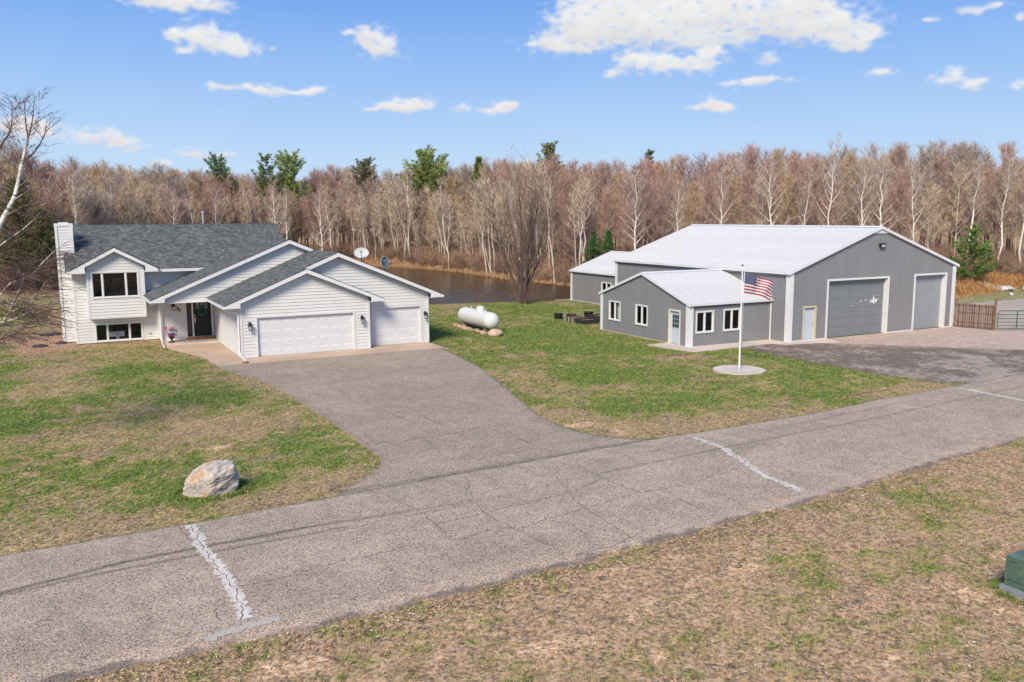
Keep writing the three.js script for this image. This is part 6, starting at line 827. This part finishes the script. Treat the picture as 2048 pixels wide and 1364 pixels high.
{ // the birch leaning in from the left edge of the lawn
  const r = rng(515), t = thing('leaning_birch', 'leaning white birch with peeling bark and drooping dark twigs at the left edge', 'tree'), tg = G(), cg = G();
  const line = (pts, r0, r1, white) => { const P = []; const C3 = new THREE.CatmullRomCurve3(pts.map(p => new THREE.Vector3(...V(...p)))), n = Math.max(6, Math.round(C3.getLength() / .11)), Q = C3.getPoints(n).map(p => [p.x, p.y, p.z]); for (let i = 0; i < n; i++) { const a = lerp(r0, r1, i / n), b = lerp(r0, r1, (i + 1) / n), w = Math.max(0, lerp(white[0], white[1], i / n)); const band = r() > .86 ? .25 : r() > .7 ? .7 : 1; tg.tube([Q[i], Q[i + 1]], [a, b], 7, false).col(mix3([.105, .075, .065], [.80 * band, .77 * band, .72 * band], w)); } return Q; };
  const twigs = (Q, per, len, droop, dark, from = 0) => { const N = Math.round(Q.length * per); for (let k = 0; k < N; k++) { const s = from + (1 - from) * r(), a = r() * 6.283, e = dirAt(Q, s), L = len * (.4 + .8 * r()), P = limb(r, along(Q, s), nrm([e[0] * .6 + Math.cos(a) * .8, e[1] * .5 + .15 + (r() - .5) * .5, e[2] * .6 + Math.sin(a) * .8]), L, 4, [0, droop, 0], .22); const c = jitter(dark, r, .2); for (let z = 0; z < 4; z++) twig(cg, P[z], dirAt(P, z / 4), L / 3.6, lerp(.022, .013, z / 3), r, c, [0, droop, 0]); for (let m = 0; m < 6; m++) { const u = .2 + .8 * r(), b = r() * 6.283, ee = dirAt(P, u), q = limb(r, along(P, u), nrm([ee[0] + Math.cos(b) * .7, ee[1] + (r() - .5) * .4, ee[2] + Math.sin(b) * .7]), L * .4, 2, [0, droop, 0], .2); twig(cg, q[0], dirAt(q, .1), L * .42, .015, r, c, [0, droop * 1.5, 0]); if (r() > .86) { const x = q[2]; cg.tri(x, add3(x, [.03, -.05, .01]), add3(x, [-.01, -.05, .03])).col([.06, .05, .035]); } } } };
  const D = [.14, .085, .075];
  const T = line([[-3.72, .0, 35.0], [-3.07, 2.86, 35.09], [-2.22, 6.12, 35.18], [-1.5, 7.66, 35.05], [-1.07, 8.48, 34.96], [-.8, 9.46, 34.97], [-.63, 10.06, 34.98]], .115, .045, [1, .85]);
  const B = [[[[-.63, 10.06, 34.98], [-.52, 10.41, 34.98], [-.54, 11.01, 35.09], [-.54, 11.73, 35.21]], .05, .006, [.45, -.6]], [[[-.52, 10.41, 34.98], [-.35, 11.01, 34.99], [-.19, 11.95, 35.06]], .035, .006, [.1, -.4]], [[[-.75, 9.67, 35.0], [-.34, 10.05, 35.4], [-.01, 10.62, 35.32], [.12, 11.23, 35.35]], .035, .005, [.1, -.4]], [[[-3.02, 4.83, 36.53], [-2.24, 8.02, 36.64], [-1.41, 10.29, 36.57], [-1.08, 10.82, 36.49], [-.93, 11.83, 36.57]], .075, .006, [.5, -.5]], [[[-.65, 9.89, 34.96], [-.74, 10.24, 35.07], [-.82, 10.49, 35.15]], .02, .005, [.3, 0]]];
  const L = [[[[-2.9, 3.6, 35.05], [-2.5, 4.35, 33.89], [-1.7, 5.16, 33.6], [-1.38, 5.54, 33.5], [-.97, 5.7, 33.3], [-.64, 5.9, 33.16], [-.41, 6.18, 33.09], [-.17, 6.44, 33.01], [.12, 6.72, 32.9]], .05, .008, [1, .5]], [[[-3.0, 3, 35.0], [-2.66, 3.59, 33.28], [-1.74, 4.24, 32.9], [-1.45, 4.66, 32.82], [-1.23, 5.13, 32.78], [-.97, 5.67, 32.73], [-.93, 5.95, 32.76]], .04, .008, [1, .4]], [[[-2.2, 3.94, 33.1], [-1.68, 4.32, 32.88], [-1.28, 4.43, 32.69], [-.83, 4.72, 32.5], [-.75, 5.06, 32.52], [-.47, 5.36, 32.41], [-.33, 5.63, 32.39]], .04, .008, [1, .4]], [[[-3.1, 2.9, 35.0], [-2.63, 3.5, 32.68], [-1.74, 3.85, 32.27], [-1.35, 3.99, 32.08], [-.81, 4.42, 31.87], [-.65, 4.64, 31.83]], .026, .006, [.1, 0]], [[[-.92, 8.79, 34.93], [-.65, 9.03, 34.82], [-.15, 9.48, 34.63]], .018, .005, [.35, .1]], [[[-1.06, 8.38, 34.93], [-.24, 8.91, 34.59]], .018, .005, [.5, .1]], [[[-1.31, 7.85, 34.9], [-.85, 8.11, 34.21]], .014, .005, [.5, .2]], [[[-2.3, 5.9, 35.1], [-1.74, 6.67, 33.87], [-1.3, 7.03, 33.7], [-.83, 7.38, 33.51], [-.43, 7.77, 33.36], [-.24, 7.99, 33.29]], .032, .006, [.9, .3]]];
  for (const b of B) twigs(line(...b), 1.0, .8, .02, D, .2); L.forEach((b, i) => twigs(line(...b), i < 4 ? 2.6 : 1.4, i < 4 ? 1.3 : .9, i < 4 ? -.14 : .02, D, i < 4 ? .25 : .2)); twigs(T, .12, 1.0, -.05, D, .55);
  mesh('trunk', tg.build(), BARK, t); mesh('crown', cg.build(), BARK, t); settle(t, -3.72, 0, 35);
}
// =====================================================================================
// ---------- grass, dead leaves, litter ----------
function scatter(name, label, category, geo, mat, list) { const im = new THREE.InstancedMesh(geo, mat, list.length); im.name = name; im.userData = { label, category, kind: 'stuff' }; const m = new THREE.Matrix4(), q = new THREE.Quaternion(), up = new THREE.Vector3(0, 1, 0), c = new THREE.Color(), s = new THREE.Vector3(), p = new THREE.Vector3(); list.forEach(([u, v, y, a, k, ky, col], i) => { m.compose(p.set(u, y, -v), q.setFromAxisAngle(up, a), s.set(k, ky, k)); im.setMatrixAt(i, m); im.setColorAt(i, c.setRGB(...col)); }); im.receiveShadow = im.castShadow = true; scene.add(im); return im; }
function tuft(seed, n, h, spread, w) { const r = rng(seed), g = G(); for (let k = 0; k < n; k++) { const a = r() * 6.283, b = r() * 6.283, R = spread * Math.sqrt(r()), x = Math.cos(a) * R, z = Math.sin(a) * R, L = h * (.5 + .6 * r()), le = .5 + r() * .9, dx = Math.cos(b), dz = Math.sin(b), sx = -dz * w / 2, sz = dx * w / 2; const m = [x + dx * L * le * .3, L * .6, z + dz * L * le * .3], e = [x + dx * L * le, L * .85, z + dz * L * le]; g.quad([x + sx, 0, z + sz], [x - sx, 0, z - sz], [m[0] - sx * .8, m[1], m[2] - sz * .8], [m[0] + sx * .8, m[1], m[2] + sz * .8]).tri([m[0] + sx * .8, m[1], m[2] + sz * .8], [m[0] - sx * .8, m[1], m[2] - sz * .8], e); } return g.build(); }
{
  const r = rng(606), L = [], LV = [], area = (u0, u1, v0, v1, dens, big) => { const n = (u1 - u0) * (v1 - v0) * dens; for (let i = 0; i < n; i++) { const u = lerp(u0, u1, r()), v = lerp(v0, v1, r()); if (hard(u, v, -.03)) continue; const az = azimuth(u, v), d = Math.hypot(u, v); if (az < -5 || az > 61 || d < 12.5) continue; if (v > 64 && segDist(POND, u, v) < 2.4) continue; const [g, s] = turf(u, v); if (s > .45 && r() > .12) continue; const p = lerp(.5, .95, sstep(.25, .7, g)); if (r() > p) continue; const gc = groundColor(u, v), t = r(), green = t < sstep(.05, .95, g) ? .75 + .25 * r() : .25 * r(), c = mix3(v < 20 ? mix3([.62, .41, .235], [.46, .30, .18], r()) : mix3([.56, .41, .21], [.44, .31, .17], r()), mix3([.10, .205, .02], [.28, .32, .05], r()), green * (v < 20 ? .62 : 1)), k = .68 + .75 * r(); L.push([u, v, hgt(u, v) - .004, r() * 6.283, (.8 + .6 * r()) * big, (.6 + .7 * r()) * (.7 + .5 * green) * big, mix3(gc, c, .85).map(x => x * k)]); } };
  area(-3, 31, 8, 17.4, 150, .8); area(-6, 9.5, 22, 36, 110, .9); area(-6, 9, 36, 59, 55, 1.1); area(15.5, 36.5, 23.2, 40, 75, 1); area(19, 39.5, 40, 70, 34, 1.3); area(36, 47, 24, 27, 40, 1);
  for (const [cu, cv, ru, rv, n] of [[3.5, 24.95, .92, .72, 260], [17.3, 9.72, .74, .74, 130]]) for (let i = 0; i < n; i++) { const a = r() * 6.283, q = .93 + r() * .3, u = cu + Math.cos(a) * ru * q, v = cv + Math.sin(a) * rv * q; L.push([u, v, hgt(u, v) - .004, r() * 6.283, 1 + .6 * r(), 1.3 + 1.4 * r(), mix3([.09, .17, .028], [.22, .25, .06], r())]); }
  scatter('grass', 'short patchy spring grass, green and straw brown, on the lawns and verges', 'grass', tuft(1, 9, .06, .07, .011), std(1, 1, 1, { roughness: 1 }), L);
  const lg = G().quad([-.022, 0, -.013], [.022, .01, -.016], [.026, .014, .016], [-.02, .003, .02]).build(), leaf = (u0, u1, v0, v1, dens, pal) => { const n = (u1 - u0) * (v1 - v0) * dens; for (let i = 0; i < n; i++) { const u = lerp(u0, u1, r()), v = lerp(v0, v1, r()); if (hard(u, v, .0)) continue; const q = fbm(u * .5 + 40, v * .5, 3); if (r() > q * 1.5) continue; LV.push([u, v, hgt(u, v) + .025 + r() * .02, r() * 6.283, .5 + r() * .7, 1, jitter(pal[Math.floor(r() * pal.length)], r, .25)]); } };
  const P = [[.50, .40, .28], [.46, .31, .17], [.30, .17, .09], [.56, .47, .36], [.22, .13, .085]]; leaf(-3, 31, 8, 17, 16, P); leaf(-6, 9, 22, 59, 9, P); leaf(15.5, 39, 23, 70, 4.5, P); leaf(-4, 1, 56, 68, 60, [[.40, .2, .12], [.6, .4, .26], [.3, .16, .1]]);
  const band = (n, pal) => { for (let i = 0; i < n; i++) { const u = -1 + r() * 26, v = table(ROADNEAR, u) - Math.abs(r() + r() - 1) * 1.1 - .1; LV.push([u, v, hgt(u, v) + .02 + r() * .02, r() * 6.283, .5 + r() * .7, 1, jitter(pal[Math.floor(r() * pal.length)], r, .25)]); } }; band(2600, [[.30, .18, .1], [.42, .25, .12], [.2, .12, .08], [.55, .45, .33]]);
  for (let i = 0; i < 26000; i++) { const seg = 2 + r() * 16, j = Math.floor(seg), t = seg - j, u0 = lerp(EDGE[j][0], EDGE[j + 1][0], t), v0 = lerp(EDGE[j][1], EDGE[j + 1][1], t), R = Math.hypot(u0, v0), off = -7 + r() * 12, u = u0 * (1 + off / R) + r() - .5, v = v0 * (1 + off / R) + r() - .5; if (hard(u, v)) continue; if (u < 8 && v < 96) continue; LV.push([u, v, hgt(u, v) + .03, r() * 6.283, 2 + r() * 2, 2, jitter([[.50, .22, .08], [.58, .33, .14], [.34, .16, .08], [.66, .46, .25]][Math.floor(r() * 4)], r, .2)]); }
  scatter('dead_leaves', 'small dead leaves and litter strewn over lawns, verges and pond bank', 'leaves', lg, std(1, 1, 1, { roughness: 1 }), LV);
  const DG = []; for (let i = 0; i < 5200; i++) { const u = 56 + r() * 42, v = 51 + (u - 70) * .2 + r() * 9 + (r() - .5) * 2; if (inPoly(BUILT[3], u, v)) continue; if (azimuth(u, v) < 52) continue; DG.push([u, v, hgt(u, v), r() * 6.283, 1 + r() * .8, .6 + r() * 1.0, jitter([[.52, .28, .10], [.60, .40, .18], [.40, .18, .07]][Math.floor(r() * 3)], r, .2)]); }
  for (let i = 0; i < 1700; i++) { const j = 7 + Math.floor(r() * 6), t = r(), u = lerp(EDGE[j][0], EDGE[j + 1][0], t) - 1.5 + (r() - .5) * 3, v = lerp(EDGE[j][1], EDGE[j + 1][1], t) + (r() - .5) * 3; if (inPoly(POND, u, v)) continue; DG.push([u, v, hgt(u, v), r() * 6.283, 1, .5 + r() * .8, jitter([[.46, .28, .14], [.54, .38, .22]][Math.floor(r() * 2)], r, .2)]); }
  scatter('dry_grass', 'tall dry orange-brown grass along the foot of the wood and the pond bank', 'grass', tuft(5, 12, .55, .22, .022), std(1, 1, 1, { roughness: 1 }), DG);
}
renderer.render(scene, camera);
